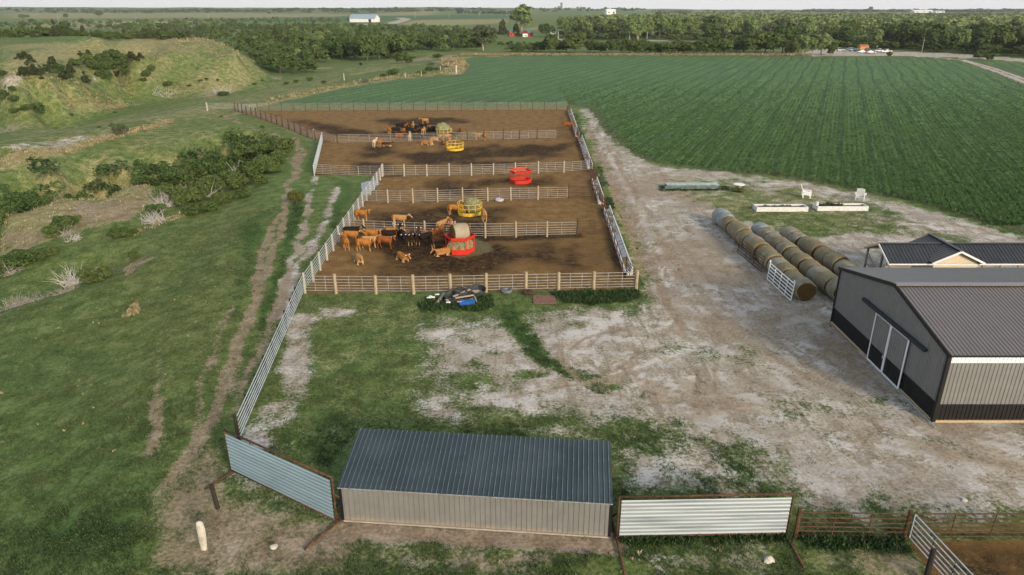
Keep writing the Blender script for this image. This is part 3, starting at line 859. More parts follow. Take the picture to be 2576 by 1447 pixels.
# ------------------------------------------------------------------ paints and metals
WALLM = mat('taupe_steel', (.172, .172, .163), .5, .07, 1.5, spec=.35)
BARNROOF = mat('brown_steel_roof', (.098, .072, .052), .42, .08, .8, spec=.5)
bp_ = BARNROOF.node_tree.nodes['Principled BSDF']; bp_.inputs['Coat Weight'].default_value = 1.0; bp_.inputs['Coat Roughness'].default_value = .46; bp_.inputs['Coat IOR'].default_value = 2.0
SHEDROOF = mat('slate_blue_roof', (.022, .038, .044), .45, .12, .55, col2=(.040, .060, .068), lo=.38, hi=.66, spec=.45, det=7)
HOUSEROOF = mat('charcoal_roof', (.030, .032, .036), .45, .2, 1.2, spec=.5)
BLACKM = mat('black_steel', (.010, .010, .011), .5, .2, 2, spec=.3)
WHITEM = mat('white_paint', (.74, .75, .75), .5, .06, 3)
LIGHTBAND = mat('translucent_panel', (.72, .74, .76), .4, .05, 2)
def splash(m, hgt, col):
    t = m.node_tree; p = t.nodes['Principled BSDF']; old = p.inputs['Base Color'].links[0].from_socket
    tc = t.nodes.new('ShaderNodeTexCoord'); sx = t.nodes.new('ShaderNodeSeparateXYZ'); t.links.new(tc.outputs['Object'], sx.inputs[0])
    z = math_(t, 'ADD', sx.outputs[2], math_(t, 'MULTIPLY', math_(t, 'SUBTRACT', noise(t, tc.outputs['Object'], 2.5, 5, .7), .5), -hgt * 1.6))
    c = mixc(t, mapr(t, z, hgt, 0.0, 0, .75), old, col)
    mp = t.nodes.new('ShaderNodeMapping'); mp.inputs['Scale'].default_value = (3.2, 3.2, .25); t.links.new(tc.outputs['Object'], mp.inputs[0])
    c = mixc(t, mapr(t, noise(t, mp.outputs[0], 1.6, 5, .7), .52, .70, 0, .45), c, tuple(x * .62 for x in (.20, .18, .15)))
    t.links.new(c, p.inputs['Base Color'])
splash(WALLM, .42, (.30, .245, .175))
GALV = mat('galvanised_steel', (.50, .53, .54), .45, .16, 2.5, metal=.35, spec=.5)
SHEETM = mat('corrugated_sheet', (.32, .44, .52), .34, .10, .9, metal=.5, spec=.5, stretch=(.5, .5, 3))
SHEETW = mat('weathered_white_sheet', (.25, .29, .32), .42, .12, .9, col2=(.40, .45, .49), lo=.36, hi=.52, metal=.35, stretch=(.25, .25, 7))
RUST = mat('rusty_pipe', (.046, .023, .014), .85, .2, 5, col2=(.115, .056, .030), bump=.3)
RUSTDARK = mat('dark_rusty_pipe', (.045, .030, .020), .85, .2, 5, col2=(.11, .062, .036))
PIPEPALE = mat('pale_pipe', (.25, .24, .22), .5, .15, 2, col2=(.40, .385, .355), metal=.2)
POSTWOOD = mat('pale_post_wood', (.27, .21, .13), .85, .2, 3, col2=(.42, .355, .25), stretch=(6, 6, 1), bump=.3)
POSTGREY = mat('grey_post_wood', (.28, .26, .225), .85, .2, 3, col2=(.42, .40, .36), stretch=(6, 6, 1), bump=.3)
POSTDARK = mat('creosote_wood', (.018, .014, .011), .85, .2, 3, col2=(.045, .033, .024), stretch=(6, 6, 1), bump=.3)
LUMBER = mat('new_lumber', (.36, .27, .15), .8, .2, 3, col2=(.48, .37, .22), stretch=(6, 6, 1))
GREYWOOD = mat('weathered_board', (.22, .20, .17), .85, .2, 4, col2=(.36, .33, .29), stretch=(1, 6, 6))
SIDING = mat('cream_siding', (.62, .52, .36), .7, .05, 2)
CONC = mat('pale_concrete', (.52, .52, .51), .85, .1, 3, col2=(.66, .66, .65), bump=.2)
REDM = mat('red_paint', (.52, .022, .014), .45, .14, 3, col2=(.66, .034, .022))
YELM = mat('yellow_paint', (.50, .30, .018), .5, .15, 3, col2=(.68, .46, .04))
HAYM = mat('hay', (.17, .145, .062), .95, .2, 9, col2=(.34, .29, .15), bump=.8, bsc=25)
HAYGREEN = mat('green_hay', (.13, .135, .060), .95, .2, 8, col2=(.27, .265, .14), bump=.8, bsc=22)
TYREM = mat('tyre_rubber', (.016, .016, .017), .8, .2, 6, col2=(.05, .05, .05))
TYREPALE = mat('dusty_tyre', (.07, .075, .085), .8, .2, 6, col2=(.15, .16, .175))
RUBBER = mat('black_tank_rubber', (.022, .023, .025), .65, .2, 4, col2=(.07, .07, .072))
BLUEM = mat('blue_plastic', (.008, .085, .33), .45, .15, 3)
RUSTPLATE = mat('rust_plate', (.14, .070, .045), .85, .2, 4, col2=(.21, .115, .08))
STONE = mat('white_limestone', (.34, .32, .27), .9, .2, 2.2, col2=(.54, .51, .45), bump=.5, bsc=8)
FEEDM = mat('cattle_feed', (.30, .20, .06), .95, .2, 8, col2=(.46, .33, .13), bump=.5)
SOILM = mat('potting_soil', (.06, .045, .03), .95, .3, 8, col2=(.20, .17, .10))
WATERM = mat('puddle_water', (.10, .11, .12), .08, .1, 1, spec=.6)

# ------------------------------------------------------------------ machine shed on the right
bx0, by0, by1, byr, zev, zrd, bx1 = 24.4, 34.8, 48.6, 41.3, 4.4, 5.98, 64.0
bt = thing('pole_barn', 'taupe steel pole barn with black wainscot and white double doors in the gable', 'barn', (bx0, by0, 0))
def gtop(y): return zev + (zrd - zev) * ((y - by0) / (byr - by0) if y < byr else (by1 - y) / (by1 - byr))
mb = MB()
mb.ribbed((bx0, by0, 0), (0, 1, 0), (0, 0, 1), (-1, 0, 0), by1 - by0, .235, .028, .022, lambda q: 1.2, lambda q: gtop(by0 + q) - .02)
mb.build('gable_wall', WALLM, bt)
mb = MB(); mb.ribbed((bx0 - .012, by0, 0), (0, 1, 0), (0, 0, 1), (-1, 0, 0), by1 - by0, .235, .028, .022, lambda q: .12, lambda q: 1.2)
mb.box((bx0 - .03, (by0 + by1) / 2, 1.205), (.03, by1 - by0, .06)); mb.build('wainscot', BLACKM, bt)
mb = MB(); mb.ribbed((bx0, by0, 0), (1, 0, 0), (0, 0, 1), (0, -1, 0), bx1 - bx0, .235, .028, .022, lambda q: 1.15, lambda q: 3.84)
mb.build('side_wall', WALLM, bt)
mb = MB(); mb.ribbed((bx0, by0 - .012, 0), (1, 0, 0), (0, 0, 1), (0, -1, 0), bx1 - bx0, .235, .028, .022, lambda q: .14, lambda q: 1.15)
mb.box(((bx0 + bx1) / 2, by0 - .03, 1.155), (bx1 - bx0, .03, .06)); mb.build('wainscot', BLACKM, bt)
mb = MB(); mb.ribbed((bx0 + .12, by0 - .004, 0), (1, 0, 0), (0, 0, 1), (0, -1, 0), bx1 - bx0 - .12, .235, .02, .022, lambda q: 3.84, lambda q: 4.36)
mb.build('light_panel', LIGHTBAND, bt)
mb = MB(); mb.box(((bx0 + bx1) / 2, by0 - .05, .07), (bx1 - bx0 + .1, .09, .14)); mb.box((bx0 - .04, (by0 + by1) / 2, .06), (.07, by1 - by0, .12)); mb.build('base_board', LUMBER, bt)
mb = MB(); mb.ribbed((bx0, by1, 0), (1, 0, 0), (0, 0, 1), (0, 1, 0), bx1 - bx0, .235, .028, .022, lambda q: 0.02, lambda q: zev); mb.build('side_wall', WALLM, bt)
mb = MB(); mb.ribbed((bx1, by0, 0), (0, 1, 0), (0, 0, 1), (1, 0, 0), by1 - by0, .235, .028, .022, lambda q: .02, lambda q: gtop(by0 + q) - .02); mb.build('gable_wall', WALLM, bt)
for sgn, ye in ((-1, by0 - .22), (1, by1 + .22)):
    run = abs(ye - byr)
    drop = (zrd - zev) / (byr - by0 if sgn < 0 else by1 - byr) * run
    mb = MB()
    V = Vector((0, ye - byr, -drop))
    mb.ribbed((bx0 - .12, byr, zrd + .02), (1, 0, 0), V, Vector((0, sgn * drop, run)), bx1 - bx0 + .24, .235, .035, .024)
    mb.build('roof', BARNROOF, bt)
    mb = MB(); mb.bar((bx0 - .10, byr + sgn * .02, zrd - .02), (bx0 - .10, ye, zrd - drop - .02), .10, .24); mb.build('rake_trim', BLACKM, bt)
mb = MB(); mb.bar((bx0 - .14, byr - .13, zrd + .055), (bx1 + .1, byr - .13, zrd + .055), .30, .03); mb.bar((bx0 - .14, byr + .13, zrd + .055), (bx1 + .1, byr + .13, zrd + .055), .22, .03); mb.build('ridge_cap', BARNROOF, bt)
mb = MB(); mb.box((bx0 - .02, by0 - .025, 2.2), (.2, .2, 4.3)); mb.build('corner_trim', BLACKM, bt)
mb = MB(); mb.box((bx0 - .02, by1 + .02, 2.2), (.16, .14, 4.3)); mb.build('corner_trim', BLACKM, bt)
mb = MB(); mb.bar((bx0 - .1, by0 - .24, 4.37), (bx1, by0 - .24, 4.37), .05, .10); mb.build('eave_trim', BLACKM, bt)
mb = MB(); mb.box((bx0 - .17, 40.6, 3.68), (.16, 7.9, .16)); mb.box((bx0 - .25, 40.6, 3.60), (.03, 7.9, .12)); mb.build('door_track', mat('dark_blue_steel', (.016, .026, .034), .5), bt)
for ya, yb in ((38.45, 40.6), (40.6, 42.65)):
    mb = MB(); mb.ribbed((bx0 - .10, ya, 0), (0, 1, 0), (0, 0, 1), (-1, 0, 0), yb - ya, .235, .022, .02, lambda q: 1.24, lambda q: 3.45)
    d = mb.build('sliding_door', WALLM, bt)
    mb = MB(); mb.ribbed((bx0 - .105, ya, 0), (0, 1, 0), (0, 0, 1), (-1, 0, 0), yb - ya, .235, .022, .02, lambda q: .12, lambda q: 1.24); subpart(mb, 'kick_panel', BLACKM, d, bt)
    mb = MB()
    mb.box((bx0 - .145, ya + .05, 1.78), (.05, .11 if ya < 40 else .09, 3.4)); mb.box((bx0 - .145, yb - .05, 1.78), (.05, .07, 3.4)); mb.box((bx0 - .145, (ya + yb) / 2, 3.46), (.05, yb - ya - .18, .08)); mb.box((bx0 - .145, (ya + yb) / 2, .09), (.05, yb - ya - .18, .06))
    subpart(mb, 'door_frame', WHITEM, d, bt)
    mb = MB(); yy = 40.6 + (.14 if ya > 40 else -.14); mb.tube([(bx0 - .16, yy, 1.05), (bx0 - .22, yy, 1.05), (bx0 - .22, yy, 1.25), (bx0 - .16, yy, 1.25)], .018); subpart(mb, 'handle', WHITEM, d, bt)
mb = MB(); mb.box((bx0 - .2, 38.9, .05), (.05, 9.5, .05)); mb.build('bottom_guide', GALV, bt)

# ------------------------------------------------------------------ loafing shed in the foreground
p1, p2 = G(866, 1310), G(1530, 1352)
zf = (zat(853, 1222, p1.x, p1.y) + zat(1537, 1258, p2.x, p2.y)) / 2
U = (p2 - p1).normalized(); N = Vector((-U.y, U.x, 0)); L = (p2 - p1).length
zb = zf + .75
q1, q2 = G(915, 1085, zb), G(1535, 1115, zb)
D = ((q1 - p1).dot(N) + (q2 - p2).dot(N)) / 2
st = thing('loafing_shed', 'long low shed with slate blue steel roof and taupe back wall', 'shed', tuple(p1))
Z = Vector((0, 0, 1))
mb = MB(); mb.ribbed(p1, U, Z, -N, L, .235, .028, .022, lambda q: .06, lambda q: zf - .02); mb.build('back_wall', WALLM, st)
mb = MB(); mb.ribbed(p1 - U * .10 - N * .16 + Z * (zf - .03 + .0), U, N * (D + .3) + Z * (zb - zf) * (D + .3) / D, N * -(zb - zf) + Z * D, L + .2, .235, .045, .03); mb.build('roof', SHEDROOF, st)
mb = MB(); k_ = .1175; SL = N * (D + .3) + Z * (zb - zf) * (D + .3) / D; NR = (N * -(zb - zf) + Z * D).normalized()  # rib tops paler: reflection painted in along with scratch wear, plus pale screw spots
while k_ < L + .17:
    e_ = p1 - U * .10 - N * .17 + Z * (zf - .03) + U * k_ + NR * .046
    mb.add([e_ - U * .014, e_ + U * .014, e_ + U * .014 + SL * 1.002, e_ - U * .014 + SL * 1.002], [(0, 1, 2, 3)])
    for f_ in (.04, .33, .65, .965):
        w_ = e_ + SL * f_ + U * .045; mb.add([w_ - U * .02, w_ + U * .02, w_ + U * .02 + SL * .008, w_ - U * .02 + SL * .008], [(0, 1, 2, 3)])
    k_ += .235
mb.build('rib_glint_wear', mat('rib_glint_wear_paint', (.085, .115, .13), .4, .3, 3, col2=(.16, .19, .20)), st)
mb = MB(); mb.bar(p1 - U * .1 - N * .15 + Z * (zf - .065), p2 + U * .1 - N * .15 + Z * (zf - .065), .03, .06); mb.bar(p1 - U * .09 + N * D + Z * (zb - .06), p2 + U * .09 + N * D + Z * (zb - .06), .04, .12); mb.build('eave_trim', mat('dull_trim', (.15, .165, .17), .5, .3, 4, col2=(.28, .29, .29)), st)
for e, s_ in ((p1, -1), (p2, 1)):
    mb = MB()
    mb.add([e + U * s_ * .02 + Z * .05, e + U * s_ * .02 + N * D + Z * .05, e + U * s_ * .02 + N * D + Z * (zb - .08), e + U * s_ * .02 + Z * (zf - .08)], [(0, 1, 2, 3)])
    mb.box(e + U * s_ * .04 + N * .05 + Z * (zf / 2), (.13, .13, zf - .1), M=Matrix((U, N, Z)).transposed())
    mb.box(e + U * s_ * .04 + N * (D - .1) + Z * (zb / 2), (.13, .13, zb - .15), M=Matrix((U, N, Z)).transposed())
    mb.build('end_wall', BLACKM, st)
for q in range(6):
    mb = MB(); mb.tube([p1 + U * (.2 + q * (L - .4) / 5) + N * (D - .15), p1 + U * (.2 + q * (L - .4) / 5) + N * (D - .15) + Z * (zb - .12)], .06); mb.build('front_post', RUST, st)
mb = MB(); mb.tube([p1 - N * .05 + Z * .04, p2 - N * .05 + Z * .04], .05); mb.build('skid', GREYWOOD, st)
mb = MB(); mb.tube([p2 + U * .14 + N * 2.2, p2 + U * .14 + N * 2.2 + Z * 2.35], .05); mb.build('corner_pipe', RUST, st)

# ------------------------------------------------------------------ windbreak panels
def wind_panel(name, label, a, b, zl, zh, sm, legs):
    a, b = Vector((a.x, a.y, 0)), Vector((b.x, b.y, 0))
    u = (b - a).normalized(); n = Vector((-u.y, u.x, 0)); L = (b - a).length
    t = thing(name, label, 'windbreak panel', tuple(a))
    mb = MB(); prof = []
    h0, h1 = zl + .10, zh - .16
    k = int((h1 - h0) / .025)
    vs, fs = [], []
    for i in range(k + 1):
        z = h0 + (h1 - h0) * i / k
        off = -.055 + .013 * math.cos(2 * math.pi * z / .203)
        for e in (a + u * .10, b - u * .10): vs.append(e + n * off + Z * z)
    for i in range(k): fs.append((2 * i, 2 * i + 1, 2 * i + 3, 2 * i + 2))
    mb.add(vs, fs); o = mb.build('sheet', sm, t); o.data.polygons.foreach_set('use_smooth', [True] * len(o.data.polygons))
    mb = MB()
    mb.tube([a + Z * zl, a + Z * zh], .05, 8); mb.tube([b + Z * zl, b + Z * zh], .05, 8)
    mb.tube([a + Z * zh, b + Z * zh], .05, 8); mb.tube([a + Z * zl, b + Z * zl], .05, 8)
    for f in (.25, .5, .75):
        mb.tube([a + u * L * f + Z * zl + n * .03, a + u * L * f + Z * zh + n * .03], .035, 6)
    mb.build('frame', RUST, t, smooth=True)
    for e, out in legs:
        e = a if e == 0 else b
        mb = MB(); mb.tube([e - n * out[0] + Z * .05, e + n * out[1] + Z * .05], .055, 8); mb.tube([e + Z * .05, e + Z * (zl + .1)], .05, 8); mb.tube([e + n * out[1] * .9 + Z * .07, e + n * .05 + Z * (zh * .62)], .04, 6)
        mb.build('skid_leg', RUST, t, smooth=True)
    return t
a, b = G(583, 1190), G(848, 1318)
hl = (zat(560, 1080, a.x, a.y) + zat(828, 1203, b.x, b.y)) / 2
wind_panel('windbreak_panel', 'bluish corrugated windbreak panel in a rusty frame, angled left of the long low shed', a, b, .22, hl, SHEETM, [(0, (1.6, 1.5)), (1, (2.0, 1.5))])
a, b = G(1551, 1358), G(1978, 1350)
hl = (zat(1553, 1253, a.x, a.y) + zat(2001, 1240, b.x, b.y)) / 2
wind_panel('windbreak_panel', 'white weathered corrugated windbreak panel in a rusty frame, right of the long low shed', a, b, .2, hl, SHEETW, [(0, (2.2, 1.6)), (1, (2.0, 1.6))])
mb = MB(); g_ = G(549, 1278); mb.tube([g_ - Z * .3, g_ + Vector((-.12, 0, 1.35))], [.11, .10], 9); tag(mb.build('fence_post', POSTDARK, None, (0, 0, 0)), 'lone dark creosote post leaning near the bluish windbreak panel', 'post')
g_ = G(515, 1380); mb = MB()
mb.ell([(g_ + Vector((0, 0, z)), (rx, 0, 0), (0, ry, 0)) for z, rx, ry in ((-.2, .17, .15), (.0, .18, .16), (.3, .19, .16), (.7, .205, .17), (1.1, .22, .18), (1.4, .215, .17), (1.52, .17, .13), (1.57, .08, .06))], 10)
me = wob(mb.mesh('stone_post', tuple(g_)), .035, 2.5); o = link('stone_post', me, STONE); o.location = g_; o.scale = (.8, .8, .97)
tag(o, 'rough white limestone fence post standing alone in the foreground grass', 'stone post')
g_ = G(792, 352); o2 = o.copy(); COL.objects.link(o2); o2.location = g_; o2.scale = (1.0, 1.0, 1.25); tag(o2, 'tall white limestone post outside the far corner of the cattle pens', 'stone post')
def rock(u, v, r, label):
    g_ = hit(u, v); bm = bmesh.new(); bmesh.ops.create_icosphere(bm, subdivisions=3, radius=r)
    me = bpy.data.meshes.new('rock'); bm.to_mesh(me); bm.free(); wob(me, r * .35, 1.6 / r, int(u)); o = link('rock', me, STONE)
    o.location = g_ + Vector((0, 0, r * .35)); o.scale = (1.1, .9, .75); tag(o, label, 'rock')
rock(1933, 1413, .20, 'white rounded rock in front of the white windbreak panel')
rock(690, 1394, .15, 'tan rounded rock on bare dirt near the white limestone post')
rock(2422, 1270, .12, 'small flat pale rock on the yard above the rusty gates')

# ------------------------------------------------------------------ fences
def fence(name, label, cat, pts, posts, hs, rr=.032, rm=PIPEPALE, stay=0, ph=1.75, pr=.11, pm=POSTWOOD, group=None, side=0.0, z0=None, ends=True):
    """pts: corner points of the rail line; posts: (x, y) list; each span between posts is one rail panel"""
    pts = [Vector((p[0], p[1], zg(p[0], p[1]))) for p in pts]
    t = thing(name, label, cat, tuple(pts[0]), 0, group)
    for q in posts:
        e = Vector((q[0], q[1], zg(q[0], q[1])))
        mb = MB(); h = ph * random.uniform(.96, 1.04)
        lx = random.uniform(-.03, .03)
        mb.tube([e - Z * .1, e + Vector((lx, 0, h))], [pr, pr * .93], 8)
        mb.build('post', pm, t)
    for a, b in zip(pts[:-1], pts[1:]):
        mb = MB()
        u = (b - a).normalized(); n = Vector((-u.y, u.x, 0)) * side
        for h in hs: mb.tube([a + Z * h + n, b + Z * h + n], rr, 5, False)
        L = (b - a).length
        if stay:
            k = max(1, round(L / stay))
            for i in range(k + 1): mb.tube([a + u * (L * i / k) + Z * hs[0] + n, a + u * (L * i / k) + Z * hs[-1] + n], rr * .9, 5, False)
        mb.build('rail_panel', rm, t)
    return t
def span(a, b, n): return [Vector(a).lerp(Vector(b), i / n) for i in range(n + 1)]
H6 = [.22, .46, .70, .95, 1.22, 1.50]
def gx_(us, vline):  # points on a fence foot line at the given u
    out = []
    for u in us:
        v = np.interp(u, [q[0] for q in vline], [q[1] for q in vline]); out.append(G(u, v))
    return out
cA = G(764, 738); cA0 = G(606, 1105); cA1 = G(962, 443)
lo = span(cA0, cA, 9)
fence('pipe_fence', 'silver pipe fence with dark posts climbing from the bluish windbreak to the pens', 'fence', lo, [p + Vector((-.12, 0, 0)) for p in lo[:-1]], H6, .030, GALV, 0, 1.5, .10, POSTDARK)
up = span(cA, cA1, 16)
fence('pipe_fence', 'silver pipe fence with pale wood posts along the left side of the near pens', 'fence', up, [p + Vector((.13, 0, 0)) for p in up], H6, .028, GALV, 0, 1.8, .11, POSTGREY)
pB = gx_([768, 846, 946, 1041, 1134, 1223, 1323, 1405, 1493, 1600], [(768, 738), (846, 739), (1041, 740), (1223, 736), (1405, 732), (1600, 728)])
fence('pipe_fence', 'pale pipe fence with stout wood posts along the front of the nearest pen', 'fence', pB, pB[1:], H6, .026, PIPEPALE, 1.05, 1.72, .14, POSTWOOD, side=.12)
pC = gx_([868, 917, 993, 1069, 1145, 1221, 1298, 1376, 1450], [(868, 588), (1069, 597), (1221, 599), (1450, 594)])
fence('pipe_fence', 'pale pipe divider fence between the two nearest pens, wood posts', 'fence', pC, pC[1:-1], H6, .024, PIPEPALE, 1.3, 1.75, .11, POSTWOOD, side=.1)
pD = gx_([920, 976, 1039, 1101, 1164, 1227, 1285, 1353, 1428], [(920, 510), (976, 511), (1039, 511), (1428, 501)])
fence('pipe_fence', 'pale pipe divider fence behind the half eaten hay bale in the yellow ring', 'fence', pD, pD[1:-1], H6, .024, PIPEPALE, 1.3, 1.75, .11, POSTWOOD, side=.1)
pE = gx_([790, 855, 902, 962, 1017, 1074, 1130, 1186, 1241, 1296, 1354, 1418, 1484], [(790, 440), (902, 445), (1186, 442), (1418, 435), (1484, 430)])
fence('pipe_fence', 'pale pipe divider fence with white posts behind the empty red feeder', 'fence', pE, pE[3:-1], H6, .026, PIPEPALE, 1.35, 1.75, .11, POSTGREY, side=.1)
pF = gx_([853, 905, 955, 1010, 1064, 1120, 1176, 1218, 1266, 1307, 1351, 1399], [(853, 361), (1064, 357), (1176, 354), (1399, 349)])
fence('pipe_fence', 'silver pipe divider fence across the far pens where the herd crowds', 'fence', pF, pF[6:-1], H6, .028, PIPEPALE, 1.8, 1.8, .10, RUSTDARK)
g0, g1 = G(812, 354), G(845, 362)
fence('cattle_gate', 'short tan pipe gate standing by the gap in the divider near the stone post', 'gate', [g0, g1], [g0], [.25, .5, .75, 1.0, 1.25, 1.5], .03, PIPEPALE, 9, 1.7, .09, RUSTDARK)
pL = span(G(791, 442), G(812, 354), 8)
fence('pipe_fence', 'steep silver pipe fence closing the left side of the middle pen', 'fence', pL, pL, [.12, .3, .48, .66, .84, 1.02, 1.2, 1.38, 1.56], .05, GALV, 0, 1.6, .06, GALV)
pG = [G(793, 353), G(774, 346), G(757, 338), G(742, 331), G(727, 325), G(711, 319), G(697, 313), G(684, 309), G(670, 304), G(657, 299), G(645, 295), G(633, 292), G(621, 289), G(610, 285), G(600, 282), G(592, 279)]
fence('pipe_fence', 'pipe fence with dark brown posts running out to the far left pen corner', 'fence', [g0] + pG, pG, H6, .028, PIPEPALE, 0, 1.95, .14, RUSTDARK)
pH = span(G(648, 280), G(1429, 277), 26)
fence('pipe_fence', 'long silver pipe fence along the far end of the pens beside the crop', 'fence', pH, pH, H6 + [1.75], .026, PIPEPALE, 0, 1.9, .065, RUSTDARK)
pI = [G(592, 279), G(648, 280)]
fence('pipe_fence', 'silver panel joining the far left pen corner to the crop fence', 'fence', pI, [], H6, .03, GALV, 2, 1.7, .08, GALV)
pJ = [hit(522, 279), hit(552, 277), hit(590, 276)]
fence('cattle_gate', 'pale wide gate left of the far pen corner on the pasture trail', 'gate', pJ, [pJ[0]], [.3, .6, .9, 1.2, 1.5], .04, PIPEPALE, 3, 2.0, .18, POSTGREY)
for (ua, va, ub, vb, lab) in ((1452, 594, 1540, 591, 'thin rusty pipe gate at the right end of the nearest divider'), (1431, 500, 1506, 498, 'thin rusty pipe gate right of the divider behind the yellow ring'), (1400, 348, 1455, 346, 'thin rusty pipe gate beside the lone red cow in the far pen')):
    a, b = G(ua, va), G(ub, vb)
    fence('cattle_gate', lab, 'gate', [a, b], [a], [.25, .5, .78, 1.06, 1.34, 1.6], .026, RUSTDARK, 2.0, 1.95, .08, RUSTDARK)
a, b, c_ = G(2000, 1352), G(2272, 1356), G(2590, 1356)
HG = [.15, .38, .62, .86, 1.12, 1.4]
fence('cattle_gate', 'rusty pipe gate between the white windbreak panel and the thick rusty post', 'gate', [a, b], [a, b], HG, .035, RUST, 1.9, 1.62, .10, RUST)
fence('cattle_gate', 'rusty pipe gate at the right edge of the picture over brown dirt', 'gate', [b + Vector((.25, 0, 0)), c_], [c_], HG, .035, RUST, 1.85, 1.5, .10, RUST)
a, b = G(2285, 1362), G(2385, 1475)
d_ = G(2328, 1462)
fence('pipe_fence', 'silver pipe panels with a dark post at the bottom right corner', 'fence', [a, a.lerp(b, .5), b, b + (b - a) * .6], [d_], H6, .028, GALV, 2.2, 1.75, .12, POSTDARK)

# ------------------------------------------------------------------ concrete feed bunks and their neck rails along the lane
def bunk(label, o0, o1, i0, i1, nseg):
    O0, O1 = G(*o0, .72), G(*o1, .72); I0, I1 = G(*i0, .5), G(*i1, .5)
    u = (O1 - O0); L = u.length; u.normalize(); n = Vector((-u.y, u.x, 0))
    if (I0 - O0).dot(n) < 0: n = -n
    wd = max(.7, min(1.0, ((I0 - O0).dot(n) + (I1 - O1).dot(n)) / 2))
    A = Vector((O0.x, O0.y, 0))
    t = thing('feed_bunk', label, 'feed bunk', tuple(A), 0, 'concrete feed bunks along the lane')
    prof = [(-.04, 0), (-.04, .74), (.06, .74), (.16, .28), (wd - .16, .26), (wd - .08, .50), (wd + .02, .50), (wd + .02, 0)]
    for i in range(nseg):
        a = A + u * (L * i / nseg + .02); b = A + u * (L * (i + 1) / nseg - .02)
        dz = random.uniform(-.01, .02)
        vs = [a + n * x + Z * (z + dz) for x, z in prof] + [b + n * x + Z * (z + dz) for x, z in prof]
        m_ = len(prof); mb = MB()
        mb.add(vs, [(k, (k + 1) % m_, m_ + (k + 1) % m_, m_ + k) for k in range(m_)] + [tuple(range(m_)), tuple(reversed(range(m_, 2 * m_)))])
        mb.build('trough', CONC, t)
    for i in range(nseg * 2):
        mb = MB()
        if random.random() < .5: continue
        a = A + u * (L * i / (nseg * 2)) + n * wd * .5; b = A + u * (L * (i + 1) / (nseg * 2)) + n * wd * .5
        mb.bar(a + Z * .30, b + Z * .30, wd * .55, random.uniform(.06, .16))
        mb.build('feed', FEEDM, t)
    B = A + n * (wd + .22)
    f = thing('neck_rail_fence', label.replace('white concrete feed bunk', 'rusty neck rail behind the feed bunk').replace(', next to the lone red cow', ''), 'fence', tuple(B), 0, 'rusty neck rails along the bunks')
    k = max(2, round(L / 2.4))
    for i in range(k + 1):
        q = B + u * (L * i / k)
        mb = MB(); mb.tube([q - Z * .1, q + Z * 1.6], .042, 6); mb.build('post', RUST, f)
    mb = MB()
    for h in (.95, 1.5): mb.tube([B + Z * h, B + u * L + Z * h], .03, 6)
    mb.build('neck_rail', RUST, f)
    mb = MB(); mb.tube([B - n * .5 + Z * 1.42, B - n * .5 + u * L + Z * 1.42], .025, 5)
    for i in range(k): mb.tube([B + u * (L * (i + .5) / k) + Z * .95, B - n * .5 + u * (L * (i + .5) / k) + Z * 1.42], .022, 5)
    mb.build('brace', RUST, f)
bunk('white concrete feed bunk beside the nearest two pens', (1534, 517), (1592, 674), (1517, 521), (1574, 676), 8)
bunk('white concrete feed bunk beside the pen with the yellow ring', (1502, 445), (1521, 500), (1491, 448), (1508, 495), 4)
bunk('white concrete feed bunk beside the pen with the empty yellow feeder', (1464, 340), (1491, 413), (1456, 344), (1481, 415), 9)
bunk('white concrete feed bunk beside the farthest pen, next to the lone red cow', (1436, 273), (1458, 335), (1430, 276), (1450, 337), 11)
for (ua, va, ub, vb, lab) in ((1574, 690, 1602, 727, 'rusty gate between the nearest bunk and the front corner post'), (1508, 505, 1519, 530, 'rusty gate in the lane side between the nearest and second bunk'), (1484, 425, 1494, 455, 'rusty gate in the lane side beside the white post divider'), (1452, 342, 1459, 358, 'rusty gate in the lane side beside the far herd divider')):
    a, b = G(ua, va), G(ub, vb)
    fence('cattle_gate', lab, 'gate', [a, b], [a, b], [.2, .45, .7, .95, 1.2, 1.5], .03, RUST, 1.4, 1.65, .06, RUST)

# ------------------------------------------------------------------ hay feeders
def ring(c, r, n, z0, z1, th, mb, flare=0.0, ph=0.0):
    for i in range(n):
        a0, a1 = ph + 2 * math.pi * i / n, ph + 2 * math.pi * (i + 1) / n
        P = lambda a, rr, z: (c.x + rr * math.cos(a), c.y + rr * math.sin(a), z)
        vs = [P(a0, r, z0), P(a1, r, z0), P(a1, r + flare, z1), P(a0, r + flare, z1), P(a0, r - th, z0), P(a1, r - th, z0), P(a1, r + flare - th, z1), P(a0, r + flare - th, z1)]
        mb.add(vs, [(0, 1, 2, 3), (5, 4, 7, 6), (3, 2, 6, 7), (1, 0, 4, 5)])
def hex_feeder(label, u, v, r):
    c = G(u, v); t = thing('hay_feeder', label, 'hay feeder', tuple(c), 0, 'red hexagonal feeders')
    mb = MB(); ring(c, r, 6, .03, .52, .05, mb, .03, 0); mb.build('bottom_band', REDM, t)
    mb = MB(); ring(c, r * 1.0, 6, 1.42, 1.72, .05, mb, .06, 0); mb.build('top_band', REDM, t)
    for i in range(6):
        a0, a1 = math.pi * i / 3, math.pi * (i + 1) / 3
        p0 = Vector((math.cos(a0), math.sin(a0), 0)) * (r - .03); p1_ = Vector((math.cos(a1), math.sin(a1), 0)) * (r - .03)
        mb = MB()
        for f in (0, .5):
            q = c + p0.lerp(p1_, f)
            mb.tube([q + Z * .5, q + (q - c) * .02 + Z * 1.5], .036 if f == 0 else .024, 6)
        mb.build('bars', REDM, t)
    return c
c_ = hex_feeder('empty red hexagonal hay feeder on dark trampled mud', 1310, 459, 1.48)
c2 = hex_feeder('red hexagonal hay feeder with a whole round bale on top', 1158, 632, 1.42)
